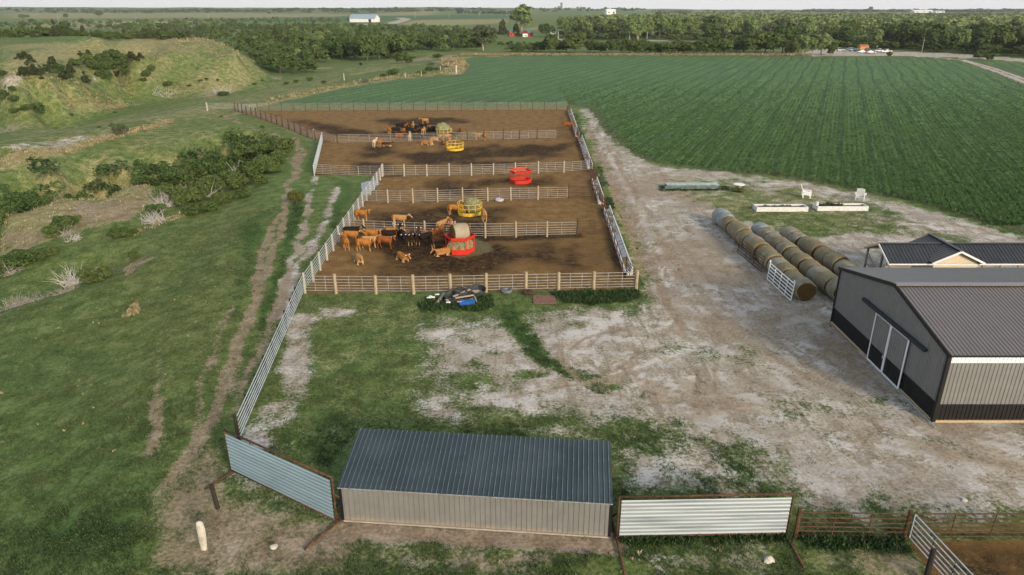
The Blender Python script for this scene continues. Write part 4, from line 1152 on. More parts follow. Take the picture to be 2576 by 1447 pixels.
def round_feeder(label, u, v, r, h):
    c = G(u, v); t = thing('hay_feeder', label, 'hay feeder', tuple(c), 0, 'yellow round feeders')
    n = 12
    mb = MB(); ring(c, r, n, .02, .40, .04, mb, .02); mb.build('bottom_band', YELM, t)
    for z in (.85, h):
        mb = MB(); mb.tube([c + Vector((math.cos(2 * math.pi * i / n) * r, math.sin(2 * math.pi * i / n) * r, z)) for i in range(n + 1)], .036, 6, False); mb.build('ring_pipe', YELM, t)
    mb = MB()
    for i in range(n):
        q = c + Vector((math.cos(2 * math.pi * i / n) * r, math.sin(2 * math.pi * i / n) * r, 0)); mb.tube([q + Z * .38, q + Z * h], .034, 6)
    mb.build('bars', YELM, t)
    return c
c3 = round_feeder('yellow round hay feeder holding a half eaten bale, two cows at it', 1182, 538, 1.42, 1.35)
c4 = round_feeder('empty yellow round hay feeder in front of the far divider fence', 1145, 377, 1.45, 1.3)
c5 = round_feeder('yellow round hay feeder with a green bale amid the far herd', 1118, 341, 1.45, 1.3)

def bale_mesh(seed, r=.93, L=1.5, lump=.03, squash=.93):
    mb = MB(); secs = []
    for x, k in ((-.5, .70), (-.488, .84), (-.45, .945), (-.3, 1.0), (-.1, 1.005), (.1, 1.0), (.3, 1.0), (.45, .945), (.488, .84), (.5, .70)):
        secs.append(((0, x * L, 0), (r * k, 0, 0), (0, 0, r * k * squash)))
    mb.ell(secs, 30)
    return wob(mb.mesh('bale'), lump, 2.2, seed)
def bale_mat(name, base, hi, over, amount):
    m, t, p = new_mat(name)
    tc = t.nodes.new('ShaderNodeTexCoord'); oi = t.nodes.new('ShaderNodeObjectInfo')
    vec = tc.outputs['Object']
    mp = t.nodes.new('ShaderNodeMapping'); mp.inputs['Scale'].default_value = (1, 9, 1); t.links.new(vec, mp.inputs[0])
    n1 = noise(t, mp.outputs[0], 2.2, 6, .7); n2 = noise(t, vec, 1.3, 4, .6); n3 = noise(t, vec, 14, 4, .7)
    c = ramp(t, math_(t, 'ADD', math_(t, 'MULTIPLY', n1, .6), math_(t, 'MULTIPLY', n3, .4)), [(.32, base), (.68, hi)])
    f = math_(t, 'ADD', n2, math_(t, 'MULTIPLY', math_(t, 'SUBTRACT', oi.outputs['Random'], .5), .24))
    c = mixc(t, mapr(t, f, .46, .66, 0, amount), c, over)
    c = mixc(t, mapr(t, f, .36, .30, 0, .45), c, (.24, .13, .045))
    sx = t.nodes.new('ShaderNodeSeparateXYZ'); t.links.new(vec, sx.inputs[0])
    rr = math_(t, 'SQRT', math_(t, 'ADD', math_(t, 'POWER', sx.outputs[0], 2), math_(t, 'POWER', sx.outputs[2], 2)))
    sp = math_(t, 'SINE', math_(t, 'MULTIPLY', math_(t, 'ADD', rr, math_(t, 'MULTIPLY', n3, .06)), 52))
    endm = mapr(t, math_(t, 'ABSOLUTE', sx.outputs[1]), .700, .722)
    ec = ramp(t, math_(t, 'ADD', math_(t, 'MULTIPLY', sp, .25), n3), [(.3, (.050, .028, .008)), (.85, (.19, .115, .034))])
    c = mixc(t, endm, c, ec)
    t.links.new(c, p.inputs['Base Color']); p.inputs['Roughness'].default_value = .95; p.inputs['Specular IOR Level'].default_value = .1
    b = t.nodes.new('ShaderNodeBump'); b.inputs['Strength'].default_value = .8; b.inputs['Distance'].default_value = .06
    t.links.new(math_(t, 'ADD', n3, n1), b.inputs['Height']); t.links.new(b.outputs[0], p.inputs['Normal'])
    return m
BALEM = bale_mat('weathered_bale', (.130, .110, .062), (.29, .26, .165), (.31, .31, .265), .65)
BALEGREY = bale_mat('grey_bale', (.20, .23, .23), (.30, .33, .33), (.36, .40, .41), .8)
BALEPALE = bale_mat('pale_bale', (.24, .195, .115), (.36, .30, .19), (.36, .33, .26), .6)
bm_ = [bale_mesh(s) for s in range(5)]
for x in bm_: x.materials.append(BALEM)
ORD = ['first', 'second', 'third', 'fourth', 'fifth', 'sixth', 'seventh', 'eighth', 'ninth', 'tenth', 'eleventh', 'twelfth', 'thirteenth', 'fourteenth']
for row, (a, b, n, nm) in enumerate((((24.0, 53.6), (23.35, 73.3), 13, 'outer row beside the dirt yard'), ((26.75, 53.0), (25.75, 69.4), 11, 'middle row'), ((29.7, 56.2), (28.35, 68.0), 8, 'row nearest the pavilion'))):
    a, b = Vector((a[0], a[1], 0)), Vector((b[0], b[1], 0))
    ang = math.atan2((b - a).y, (b - a).x) - math.pi / 2
    for i in range(n):
        o = link('round_bale', random.choice(bm_))
        q = a.lerp(b, i / (n - 1))
        s = random.uniform(.94, 1.05)
        o.location = (q.x + random.uniform(-.10, .10), q.y, .86 * s - .02)
        o.scale = (s, (b - a).length / (n - 1) / 1.5 * .97, s)
        o.rotation_euler = (0, random.uniform(0, 6.28) * 0 + random.uniform(-.06, .06), ang + random.uniform(-.08, .08) + (math.pi if random.random() < .5 else 0))
        lab = 'round hay bale, %s from the near end of the %s' % (ORD[i], nm)
        if i == 0: lab = 'near end round hay bale of the %s, spiral end showing' % nm
        if row < 2 and i == n - 1:
            lab = 'grey weathered round bale at the far end of the %s' % nm
            o.material_slots[0].link = 'OBJECT'; o.material_slots[0].material = BALEGREY
        tag(o, lab, 'hay bale', 'round bales laid in rows')
q = G(1826, 571); o = link('round_bale', bm_[1]); o.location = (q.x - .2, 74.9, .84); o.rotation_euler = (0, .2, .25); o.material_slots[0].link = 'OBJECT'; o.material_slots[0].material = BALEGREY
tag(o, 'last bluish grey round bale, askew beyond the far end of the outer row', 'hay bale', 'round bales laid in rows')
o = link('round_bale', bale_mesh(9, .96, 1.75, .05, .88), BALEPALE); o.location = c2 + Vector((0, 0, 1.98)); o.rotation_euler = (0, .06, R(-68)); tag(o, 'pale round bale resting on top of the red feeder', 'hay bale')
# eaten bales and loose hay inside the feeders
def heap(name, label, c, dims, seed, m, amp):
    bm = bmesh.new(); bmesh.ops.create_icosphere(bm, subdivisions=4, radius=1)
    me = bpy.data.meshes.new(name); bm.to_mesh(me); bm.free()
    for v in me.vertices: v.co = Vector((v.co.x * dims[0], v.co.y * dims[1], v.co.z * dims[2]))
    wob(me, amp, 1.9, seed); wob(me, amp * .45, 6, seed + 3)
    o = link(name, me, m); o.location = c; return tag(o, label, 'hay')
heap('hay_pile', 'half eaten green bale standing in the yellow round feeder', c3 + Vector((.35, .45, .85)), (.95, .75, .98), 3, HAYGREEN, .16)
heap('hay_pile', 'loose green hay heaped inside the loaded red feeder', c2 + Vector((0, 0, .6)), (1.22, 1.22, .75), 5, HAYGREEN, .15)
heap('hay_pile', 'greenish bale standing in the far yellow feeder among the herd', c5 + Vector((-.3, .3, 1.2)), (1.4, 1.0, 1.05), 8, HAYGREEN, .16)

# ------------------------------------------------------------------ panels leaning on the bales
def lean_panel(label, pts, zt, m, nr, nv, rr, loop):
    """pts: top left, bottom left, bottom right, top right as seen"""
    bl, br = G(*pts[1]), G(*pts[2])
    u = (br - bl).normalized(); n = Vector((-u.y, u.x, 0))
    if n.x < 0: n = -n
    T = Z * zt + n * .10
    bl, br = bl - n * .12, br - n * .12
    L = (br - bl).length
    t = thing('gate_panel', label, 'gate panel', tuple(bl))
    mb = MB()
    for e in (bl, br):
        mb = MB()
        if loop: mb.tube([e, e + T * 1.08, e + T * 1.16 - u * .06, e + T * 1.16 - u * .16, e + T * 1.06 - u * .2], rr)
        else: mb.tube([e, e + T], rr)
        mb.build('end_post', m, t)
    mb = MB()
    for i in range(nr): mb.tube([bl + T * (i / (nr - 1)), br + T * (i / (nr - 1))], rr)
    mb.build('rails', m, t)
    for i in range(1, nv):
        mb = MB(); mb.tube([bl + u * L * i / nv, bl + u * L * i / nv + T], rr * .85); mb.build('stay', m, t)
lean_panel('white pipe panel with looped tops leaning on the outermost bale row', [(1947, 664), (1933, 701), (1993, 756), (2006, 712)], 1.45, WHITEM, 6, 4, .042, True)
lean_panel('dark rusty pipe panel leaning on the outermost bale row', [(1863, 606), (1858, 634), (1919, 684), (1921, 656)], 1.4, RUSTDARK, 6, 3, .035, False)

# ------------------------------------------------------------------ open pavilion behind the barn
ht = thing('pavilion', 'charcoal roofed open pavilion with cream cross gable behind the pole barn', 'pavilion', (31.4, 54.9, 0))
X0, X1, YN, YR, YB, ZE, ZR = 31.35, 44.2, 54.9, 56.9, 59.0, 2.6, 3.6
for ye in (YN, YB):
    mb = MB(); V = Vector((0, ye - YR, ZE - ZR)); s_ = 1 if ye > YR else -1
    mb.ribbed((X0, YR, ZR), (1, 0, 0), V * 1.06, Vector((0, s_ * (ZR - ZE), abs(ye - YR))), X1 - X0, .3, .035, .03); mb.build('roof', HOUSEROOF, ht)
    mb = MB(); mb.bar((X0 - .02, YR, ZR - .04), (X0 - .02, YR + (ye - YR) * 1.06, ZR + (ZE - ZR) * 1.06 - .04), .05, .16); mb.bar((X0, YR + (ye - YR) * 1.06, ZR + (ZE - ZR) * 1.06 - .07), (X1, YR + (ye - YR) * 1.06, ZR + (ZE - ZR) * 1.06 - .07), .04, .12); mb.build('fascia', WHITEM if ye < YR else LUMBER, ht)
mb = MB(); mb.bar((X0, YR, ZR + .05), (X1, YR, ZR + .05), .25, .03); mb.build('ridge_cap', HOUSEROOF, ht)
xc, zc, ze, yf, yb = 36.95, 3.72, 2.74, 54.45, 59.3
for s_ in (-1, 1):
    mb = MB(); V = Vector((s_ * 2.1, 0, ze - zc))
    mb.ribbed((xc, yf, zc), (0, 1, 0), V * 1.04, Vector((s_ * (zc - ze), 0, 2.1)), yb - yf, .3, .035, .03); mb.build('roof', HOUSEROOF, ht)
    mb = MB(); mb.bar((xc, yf - .02, zc - .05), (xc + s_ * 2.18, yf - .02, ze - .09), .05, .16); mb.build('fascia', WHITEM, ht)
mb = MB(); mb.bar((xc, yf, zc + .05), (xc, yb, zc + .05), .3, .03); mb.build('ridge_cap', HOUSEROOF, ht)
mb = MB()
zs = [0.05 + .16 * i for i in range(26)]
for i in range(25):
    z0_, z1_ = zs[i], zs[i + 1]
    hw = lambda z: 1.85 if z < ze - .1 else 1.85 * max(.02, (zc - .1 - z) / (zc - ze))
    if z1_ > zc - .12: break
    mb.add([(xc - hw(z0_), yf + .32, z0_), (xc + hw(z0_), yf + .32, z0_), (xc + hw(z1_), yf + .35, z1_), (xc - hw(z1_), yf + .35, z1_)], [(0, 1, 2, 3)])
mb.box((xc - 1.86, (yf + yb) / 2 + .2, 1.2), (.05, yb - yf - .6, 2.4)); mb.box((xc + 1.86, (yf + yb) / 2 + .2, 1.2), (.05, yb - yf - .6, 2.4))
mb.build('gable_wall', SIDING, ht)
mb = MB(); mb.box((33.0, 56.2, 1.1), (2.2, .06, 2.2)); mb.build('back_wall', SIDING, ht)
for x in (31.6, 33.0, 39.4, 40.9, 42.4, 43.9):
    for y in (YN + .1, YB - .1):
        if x == 33.0 and y < 56: continue
        mb = MB(); mb.box((x, y, ZE / 2), (.15, .15, ZE)); mb.build('post', LUMBER if x > 38 else GREYWOOD, ht)
mb = MB(); mb.bar((31.6, YN + .1, 1.1), (31.6, YB - .1, 1.1), .06, .14); mb.bar((31.6, YN + .1, .2), (31.6, YB - 1, 1.4), .05, .12); mb.bar((31.6, YB - .1, 2.2), (31.6, YR, 1.1), .05, .12); mb.build('braces', GREYWOOD, ht)
mb = MB(); mb.bar((42.4, YN + .1, 1.2), (43.5, YN + .1, 2.5), .08, .14); mb.bar((39.4, YN + .1, 2.45), (44.0, YN + .1, 2.45), .08, .16); mb.build('header', LUMBER, ht)

# ------------------------------------------------------------------ planters, chairs, spool, steel stack
def planter(label, ua, ub, v, extra):
    a, b = G(ua, v), G(ub, v - 1); t = thing('trough_planter', label, 'planter', tuple(a), 0, 'white concrete trough planters')
    L = b.x - a.x; dp = 1.5; h = .55
    mb = MB(); y0 = a.y
    mb.box((a.x + L / 2, y0 + .07, h / 2), (L, .14, h)); mb.box((a.x + L / 2, y0 + dp - .07, h / 2), (L, .14, h)); mb.box((a.x + .07, y0 + dp / 2, h / 2), (.14, dp - .28, h)); mb.box((b.x - .07, y0 + dp / 2, h / 2), (.14, dp - .28, h))
    mb.build('trough', CONC, t)
    mb = MB(); mb.box((a.x + L / 2, y0 + dp / 2, .19), (L - .28, dp - .28, .38)); wob(mb.build('soil', SOILM, t).data, .03, 2)
    xs = rng.uniform(a.x + .2, a.x + L * (.5 if extra else .95), 90 if extra else 40); ys = rng.uniform(y0 + .2, y0 + dp - .2, len(xs))
    pl = tufts('plants', xs, ys, np.full(len(xs), .38), rng.uniform(.15, .45 if extra else .25, len(xs)), np.full(len(xs), .1), 6, .9, WEEDM, rng.uniform(.2, .9, len(xs)))
    for k_ in ('label', 'category', 'group'):
        if k_ in pl: del pl[k_]
    pl.parent = t; pl.matrix_parent_inverse = Matrix.Translation(-a)
    if extra:
        mb = MB(); mb.box((a.x + .1, y0 + .55, .55 + .2), (.28, .3, .45)); mb.build('inlet_block', CONC, t)
planter('white concrete trough used as a planter, left of the pair below the white chairs', 1903, 2031, 533, False)
planter('white concrete trough planter full of weeds, with a raised block at its corner', 2056, 2182, 531, True)
def lawn_chair(label, u, v, rz):
    g_ = G(u, v); t = thing('lawn_chair', label, 'lawn chair', tuple(g_), rz)
    t.location = g_; t.scale = (1.3, 1.3, 1.3)
    def B(name, boxes):
        mb = MB()
        for c, d, ry in boxes: mb.box(c, d, M=Matrix.Rotation(ry, 3, 'X'))
        link(name, mb.mesh(name), WHITEM, t)
    B('seat', [((0, -.08 + i * .13, .36 - i * .025), (.62, .11, .03), .15) for i in range(5)])
    B('back', [((-.30 + i * .12, .62, .80), (.118, .03, 1.0 - abs(i - 2.5) * .05), -.38) for i in range(6)] + [((0, .72, .98), (.66, .03, .09), -.38)])
    for s in (-1, 1):
        B('arm', [((s * .42, .18, .62), (.16, .85, .04), 0), ((s * .36, .16, .40), (.04, .80, .22), .15)])
        B('leg', [((s * .36, -.16, .31), (.06, .10, .62), 0)]); B('leg', [((s * .36, .55, .28), (.06, .10, .66), -.3)])
lawn_chair('white slatted lawn chair facing right, behind the pair of troughs', 2033, 497, R(70))
lawn_chair('white slatted lawn chair seen from its back, near the dirt strip by the crop', 2163, 502, R(150))
g_ = G(1858, 478); t = thing('spool_table', 'white cable spool table in a clump of weeds', 'table', tuple(g_))
mb = MB(); mb.tube([g_ + Z * .72, g_ + Z * .78], .72, 20); mb.build('table_top', WHITEM, t)
mb = MB(); mb.tube([g_ + Z * .02, g_ + Z * .08], .5, 20); mb.tube([g_ + Z * .08, g_ + Z * .72], .28, 14); mb.build('drum', GREYWOOD, t)
a, b = G(1674, 478), G(1808, 476); t = thing('steel_panel_stack', 'low stack of bluish grey steel panels lying in weeds by the crop edge', 'panel stack', tuple(a))
for i in range(3):
    mb = MB(); zz = .16 + i * .17
    x0_, x1_ = a.x + .1 * i, b.x - .15 * (i % 2)
    for k in range(4): mb.tube([(x0_, a.y + .25 + k * .45, zz), (x1_, a.y + .25 + k * .45, zz)], .05, 6)
    for k in range(6): mb.tube([(x0_ + (x1_ - x0_) * k / 5, a.y + .25, zz + .05), (x0_ + (x1_ - x0_) * k / 5, a.y + 1.6, zz + .05)], .04, 6)
    if i == 2: mb.ribbed((x0_, a.y + .2, zz + .1), (0, 1, 0), (x1_ - x0_, 0, 0), (0, 0, 1), 1.4, .28, .05, .06)
    mb.build('panel', mat('bluish_galvanised', (.22, .28, .28), .5, .2, 2, metal=.3), t)

# ------------------------------------------------------------------ junk along the front fence
def tank(label, u, v, a_, b_, h, rz, tilt):
    g_ = G(u, v); t = thing('stock_tank', label, 'stock tank', tuple(g_), rz); t.rotation_euler = (tilt, 0, rz)
    mb = MB(); mb.ell([((0, 0, z), (a_ * k, 0, 0), (0, b_ * k, 0)) for z, k in ((0.02, .88), (h * .5, .95), (h, 1.0), (h + .02, 1.03), (h + .02, .97), (h * .9, .94), (.09, .84))], 24); link('tank_body', mb.mesh('tank_body', smooth=False), RUBBER, t)
    mb = MB(); mb.ell([((0, 0, .10), (a_ * .83, 0, 0), (0, b_ * .83, 0)), ((0, 0, .12), (a_ * .8, 0, 0), (0, b_ * .8, 0))], 24); link('silt', mb.mesh('silt'), mat('pale_silt', (.20, .18, .15), .9, .2, 5, col2=(.36, .33, .28)), t)
tank('large black rubber stock tank heaped with scrap by the front fence', 1157, 757, 1.25, .85, .55, .1, .12)
tank('smaller tilted black rubber stock tank leaning on the front fence', 1199, 741, .75, .62, .6, .3, .28)
def hoop(name, label, c, r, rr, m, tilt, cat, sq=1.0):
    t = MB(); t.tube([Vector((math.cos(i * math.pi / 12) * r, math.sin(i * math.pi / 12) * r, 0)) for i in range(25)], rr, 8, False)
    o = link(name, t.mesh(name, smooth=True), m); o.location = c; o.rotation_euler = tilt; o.scale = (1, 1, sq); return tag(o, label, cat)
hoop('tyre', 'black tyre lying on the scrap in the large stock tank', G(1160, 752) + Z * .66, .46, .13, TYREM, (.2, .1, 0), 'tyre')
hoop('tyre', 'bluish grey tyre lying on the grass outside the front fence', G(1274, 736) + Z * .16, .36, .16, TYREPALE, (0, 0, 0), 'tyre')
hoop('tyre', 'pale tyre lying inside the pen below the divider fence', G(1256, 506) + Z * .16, .40, .17, mat('white_tyre', (.40, .38, .42), .8, .1, 5), (0, 0, 0), 'tyre')
def board(label, a, b, za, zb_, wd=.2, m=GREYWOOD):
    mb = MB(); A, B = G(*a), G(*b); A.z, B.z = za, zb_; mb.bar(A, B, wd, .06); tag(mb.build('board', m), label, 'board')
board('grey board leaning left of the large stock tank', (1095, 772), (1118, 744), .06, .25, .24)
board('pale grey board lying slantwise across the large stock tank', (1140, 762), (1183, 748), .55, .72, .2)
board('tan board lying on the scrap above the blue drum', (1146, 764), (1192, 758), .50, .55, .18, LUMBER)
board('lower grey board wedged between the scrap and the blue drum', (1150, 770), (1190, 764), .36, .40, .18)
board('thin board propped at the right end of the blue drum', (1193, 756), (1202, 768), .45, .05, .09)
g_ = G(1175, 770); t = thing('half_drum', 'bright blue plastic half drum lying before the scrap tank', 'drum', tuple(g_))
mb = MB(); rr_ = []
for x in (-.62, -.6, -.2, .2, .6, .62):
    rr_.append([Vector((g_.x + x, g_.y + .3 + math.cos(math.pi * k / 12) * .42, .02 + math.sin(math.pi * k / 12) * (.42 if abs(x) < .61 else .40))) for k in range(13)])
mb.rings(rr_, True); mb.build('shell', BLUEM, t)
mb = MB()
for x in (-.35, .35): mb.rings([[Vector((g_.x + x + d, g_.y + .3 + math.cos(math.pi * k / 12) * r_, .02 + math.sin(math.pi * k / 12) * r_)) for k in range(13)] for d, r_ in ((-.04, .425), (0, .445), (.04, .425))], False)
mb.build('hoops', BLUEM, t)
a, b, c_, d_ = G(1342, 766), G(1400, 766), G(1400, 746), G(1344, 746)
mb = MB(); mb.box(((a.x + b.x) / 2, (a.y + c_.y) / 2, .10), (b.x - a.x, c_.y - a.y, .012)); mb.box(((a.x + b.x) / 2, a.y - .006, .07), (b.x - a.x, .012, .07)); mb.box(((a.x + b.x) / 2, c_.y + .006, .07), (b.x - a.x, .012, .07)); tag(mb.build('steel_sheet', RUSTPLATE), 'flat rusty steel sheet lying on the grass before the front fence', 'steel sheet')
for i, (u, v) in enumerate(((1078, 758), (1083, 755), (1089, 757), (1127, 764), (1128, 770), (1100, 750))):
    g_ = G(u, v); mb = MB(); mb.box(g_ + Z * .34, (random.uniform(.2, .34), .16, .05), rz=random.uniform(0, 3)); mb.box(g_ + Z * .30 + Vector((.1, .04, 0)), (.18, .12, .04), rz=random.uniform(0, 3))
    tag(mb.build('plastic_scrap', WHITEM), 'white plastic scrap lying in the weeds by the grey board', 'scrap', 'white scraps in the weeds')
heap('dead_animal_hide', 'dark brown crumpled tarp by the fence foot near the steel sheet', G(1328, 741) + Z * .12, (.5, .35, .28), 12, mat('dark_tarp', (.022, .014, .010), .9, .2, 6, col2=(.06, .038, .028)), .14).name = 'tarp'
g_ = G(1571, 712); t = MB(); t.ell([(g_ + Z * z, (r_, 0, 0), (0, r_, 0)) for z, r_ in ((.55, .13), (.7, .15), (1.0, .18), (1.0, .15), (.62, .11))], 14); t.tube([g_ + Vector((-.17, 0, 1.0)), g_ + Vector((0, 0, 1.2)), g_ + Vector((.17, 0, 1.0))], .012); tag(t.build('bucket', BLACKM), 'black bucket hung on the front fence near the corner post', 'bucket')
# puddle in the pen corner
pp = [(908, 462), (925, 456), (950, 455), (957, 462), (940, 478), (925, 490), (915, 492), (910, 478)]
mb = MB(); mb.add([G(*q) + Z * .03 for q in pp], [tuple(range(len(pp)))]); tag(mb.build('puddle', WATERM, None, (0, 0, 0)), kind='structure')

# ------------------------------------------------------------------ cattle
def coat(name, base, hi, legs, zleg):
    m, t, p = new_mat(name)
    tc = t.nodes.new('ShaderNodeTexCoord'); vec = tc.outputs['Object']
    n = noise(t, vec, 5, 5, .6)
    c = ramp(t, n, [(.35, base), (.65, hi)])
    sx = t.nodes.new('ShaderNodeSeparateXYZ'); t.links.new(vec, sx.inputs[0])
    z = math_(t, 'ADD', sx.outputs[2], math_(t, 'MULTIPLY', math_(t, 'SUBTRACT', n, .5), .3))
    c = mixc(t, mapr(t, z, zleg + .16, zleg - .14, 0, .85), c, legs)
    c = mixc(t, mapr(t, sx.outputs[0], 1.33, 1.40, 0, .7), c, tuple(min(.6, x * 1.25 + .004) for x in legs))
    t.links.new(c, p.inputs['Base Color']); p.inputs['Roughness'].default_value = .8; p.inputs['Specular IOR Level'].default_value = .12
    return m
COATS = {'orange': coat('orange_coat', (.23, .086, .017), (.40, .165, .036), (.42, .27, .13), .34), 'red': coat('red_coat', (.16, .050, .012), (.26, .088, .022), (.15, .062, .022), .2),
         'tan': coat('tan_coat', (.28, .135, .042), (.42, .235, .090), (.50, .36, .20), .4), 'black': coat('black_coat', (.007, .006, .006), (.018, .015, .014), (.02, .017, .015), .1),
         'dark': coat('dark_brown_coat', (.030, .014, .007), (.065, .030, .014), (.36, .24, .14), .30), 'cream': coat('cream_coat', (.46, .34, .21), (.60, .48, .33), (.58, .48, .34), .4)}
TAGM = mat('ear_tag_white', (.82, .82, .80), .5, .02, 3)

def cow_mesh(pose, turn=0.0, seed=0):
    mb = MB(); E_ = mb.ell
    dz = -.52 if pose == 'lie' else 0
    E_([((x, 0, z + dz), (0, ry, 0), (0, 0, rz)) for x, z, ry, rz in ((-.84, 1.06, .07, .09), (-.80, 1.04, .17, .19), (-.68, 1.02, .25, .26), (-.45, .98, .275, .30), (-.1, .93, .315, .345), (.2, .92, .31, .35), (.45, .94, .275, .345), (.62, .98, .21, .29), (.74, 1.0, .13, .19))], 16)
    if pose == 'graze':
        nk = [(.58, 1.04, .20, .16), (.82, .92, .15, .13), (1.0, .66, .115, .10), (1.06, .46, .11, .10)]; hd = [(1.05, .50, .11), (1.12, .34, .105), (1.22, .17, .075), (1.26, .10, .06)]
    else:
        nk = [(.55, 1.06, .21, .17), (.80, 1.22, .15, .13), (.98, 1.34, .12, .105), (1.05, 1.36, .11, .10)]; hd = [(.99, 1.37, .10), (1.10, 1.31, .115), (1.24, 1.18, .090), (1.37, 1.06, .068), (1.42, 1.02, .055)]
    c, s = math.cos(turn), math.sin(turn)
    def T(x, y, z, k):
        x0 = .62; dx = x - x0
        return (x0 + dx * (1 - k + k * c) - y * s * k, dx * s * k + y * (1 - k + k * c), z + dz)
    E_([(T(x, 0, z, k), (-s * r * k, r, 0), (r2 * .5, 0, r2 * .87)) for (x, z, r2, r), k in zip(nk, (0, .5, 1, 1))], 12)
    E_([(T(x, 0, z, 1), (-s * r, r * (1.0 if i < 2 else .95) * c, 0), (r * .6 * c, r * .6 * s, r * .8)) for i, (x, z, r) in enumerate(hd)], 12)
    for sd_ in (-1, 1):
        e0 = hd[0]
        E_([(T(e0[0] + .02, sd_ * (.08 + .055 * i), e0[1] + .02 + .015 * (1 - i), 1), (.03, 0, .012), (0, .012, .045 - .008 * i)) for i in range(4)], 8)
    if pose == 'lie':
        for sd_ in (-1, 1):
            E_([((.50, sd_ * .22, .30), (.12, 0, 0), (0, .09, .14)), ((.70, sd_ * .25, .12), (.10, 0, 0), (0, .07, .09)), ((.86, sd_ * .22, .07), (.05, 0, 0), (0, .055, .055))], 10)
            E_([((.80, sd_ * .23, .06), (0, .05, 0), (0, 0, .05)), ((.60, sd_ * .30, .06), (0, .05, 0), (0, 0, .05)), ((.48, sd_ * .32, .06), (0, .05, 0), (0, 0, .05))], 8)
            E_([((-.72, sd_ * .20, .36), (.12, 0, 0), (0, .10, .20)), ((-.52, sd_ * .30, .24), (.16, 0, 0), (0, .10, .20)), ((-.30, sd_ * .36, .12), (.12, 0, 0), (0, .07, .10)), ((-.22, sd_ * .38, .08), (.05, 0, 0), (0, .05, .06))], 10)
            E_([((-.28, sd_ * .40, .06), (0, .05, 0), (0, 0, .05)), ((-.50, sd_ * .44, .06), (0, .05, 0), (0, 0, .05)), ((-.62, sd_ * .43, .05), (0, .05, 0), (0, 0, .045))], 8)
    else:
        for sd_, ph in ((-1, .06), (1, -.05)):
            E_([((.44, sd_ * .17, .92), (.15, 0, 0), (0, .10, 0)), ((.45 + ph * .2, sd_ * .17, .68), (.105, 0, 0), (0, .085, 0)), ((.46 + ph * .6, sd_ * .165, .42), (.062, 0, 0), (0, .060, 0)), ((.46 + ph * .9, sd_ * .16, .36), (.058, 0, 0), (0, .055, 0)), ((.46 + ph * 1.2, sd_ * .16, .13), (.046, 0, 0), (0, .045, 0)), ((.47 + ph * 1.4, sd_ * .16, .06), (.058, 0, 0), (0, .056, 0)), ((.49 + ph * 1.4, sd_ * .16, .0), (.075, 0, 0), (0, .062, 0))], 10)
            ph = -ph * 1.6
            E_([((-.62, sd_ * .15, 1.0), (.21, 0, 0), (0, .13, 0)), ((-.58 + ph * .2, sd_ * .19, .78), (.19, 0, 0), (0, .12, 0)), ((-.56 + ph * .6, sd_ * .19, .60), (.125, 0, .03), (0, .09, 0)), ((-.68 + ph, sd_ * .18, .44), (.070, 0, 0), (0, .060, 0)), ((-.71 + ph, sd_ * .175, .37), (.060, 0, 0), (0, .055, 0)), ((-.67 + ph, sd_ * .17, .13), (.046, 0, 0), (0, .045, 0)), ((-.65 + ph, sd_ * .17, .06), (.058, 0, 0), (0, .056, 0)), ((-.63 + ph, sd_ * .17, .0), (.075, 0, 0), (0, .062, 0))], 10)
    tz = dz if pose == 'lie' else 0
    mb.tube([(-.80, 0, 1.20 + tz), (-.90, 0, 1.12 + tz), (-.93, .02, .85 + tz), (-.91, .03, max(.08, .55 + tz)), (-.90, .03, max(.05, .36 + tz))], [.04, .038, .034, .04, .045], 8)
    me = mb.mesh('cow_raw')
    o = bpy.data.objects.new('cow_raw', me); COL.objects.link(o)
    r = o.modifiers.new('r', 'REMESH'); r.mode = 'VOXEL'; r.voxel_size = .030; r.use_smooth_shade = True
    sm = o.modifiers.new('s', 'SMOOTH'); sm.factor = .5; sm.iterations = 3
    dg = bpy.context.evaluated_depsgraph_get()
    out = bpy.data.meshes.new_from_object(o.evaluated_get(dg))
    bpy.data.objects.remove(o); bpy.data.meshes.remove(me)
    out.name = 'cow'
    out.materials.clear(); out.materials.append(COATS['orange'])
    ear = [Vector(T(hd[0][0] + .02, sd_ * .22, hd[0][1] - .01, 1)) for sd_ in (-1, 1)]
    return out, ear
COWM = {k: cow_mesh(*a) for k, a in {'stand': ('stand', 0), 'left': ('stand', .7), 'right': ('stand', -.8), 'graze': ('graze', .2), 'lie': ('lie', .25), 'liet': ('lie', -.9)}.items()}
mb = MB(); mb.box((0, 0, -.02), (.02, .085, .10), taper=.8); TAGME = mb.mesh('ear_tag')
def cow(u, v, hd, pose, col, label, s=1.0, group='cattle in the pens', tagged=True):
    me, ears = COWM[pose]
    o = link('cow', me); o.material_slots[0].link = 'OBJECT'; o.material_slots[0].material = COATS[col]
    g_ = G(u, v); o.location = g_; o.rotation_euler = (0, 0, R(hd)); s *= random.uniform(.95, 1.03); o.scale = (s, s * random.uniform(.95, 1.05), s)
    tag(o, label, 'cow', group)
    if tagged:
        for e in ears:
            c = link('ear_tag', TAGME, TAGM, o); c.location = e
def n8(x, y): return 836.5 + x / 6.30, 490.6 + y / 6.30
def n7(x, y): return 912 + x / 8.19, 270.4 + y / 8.19
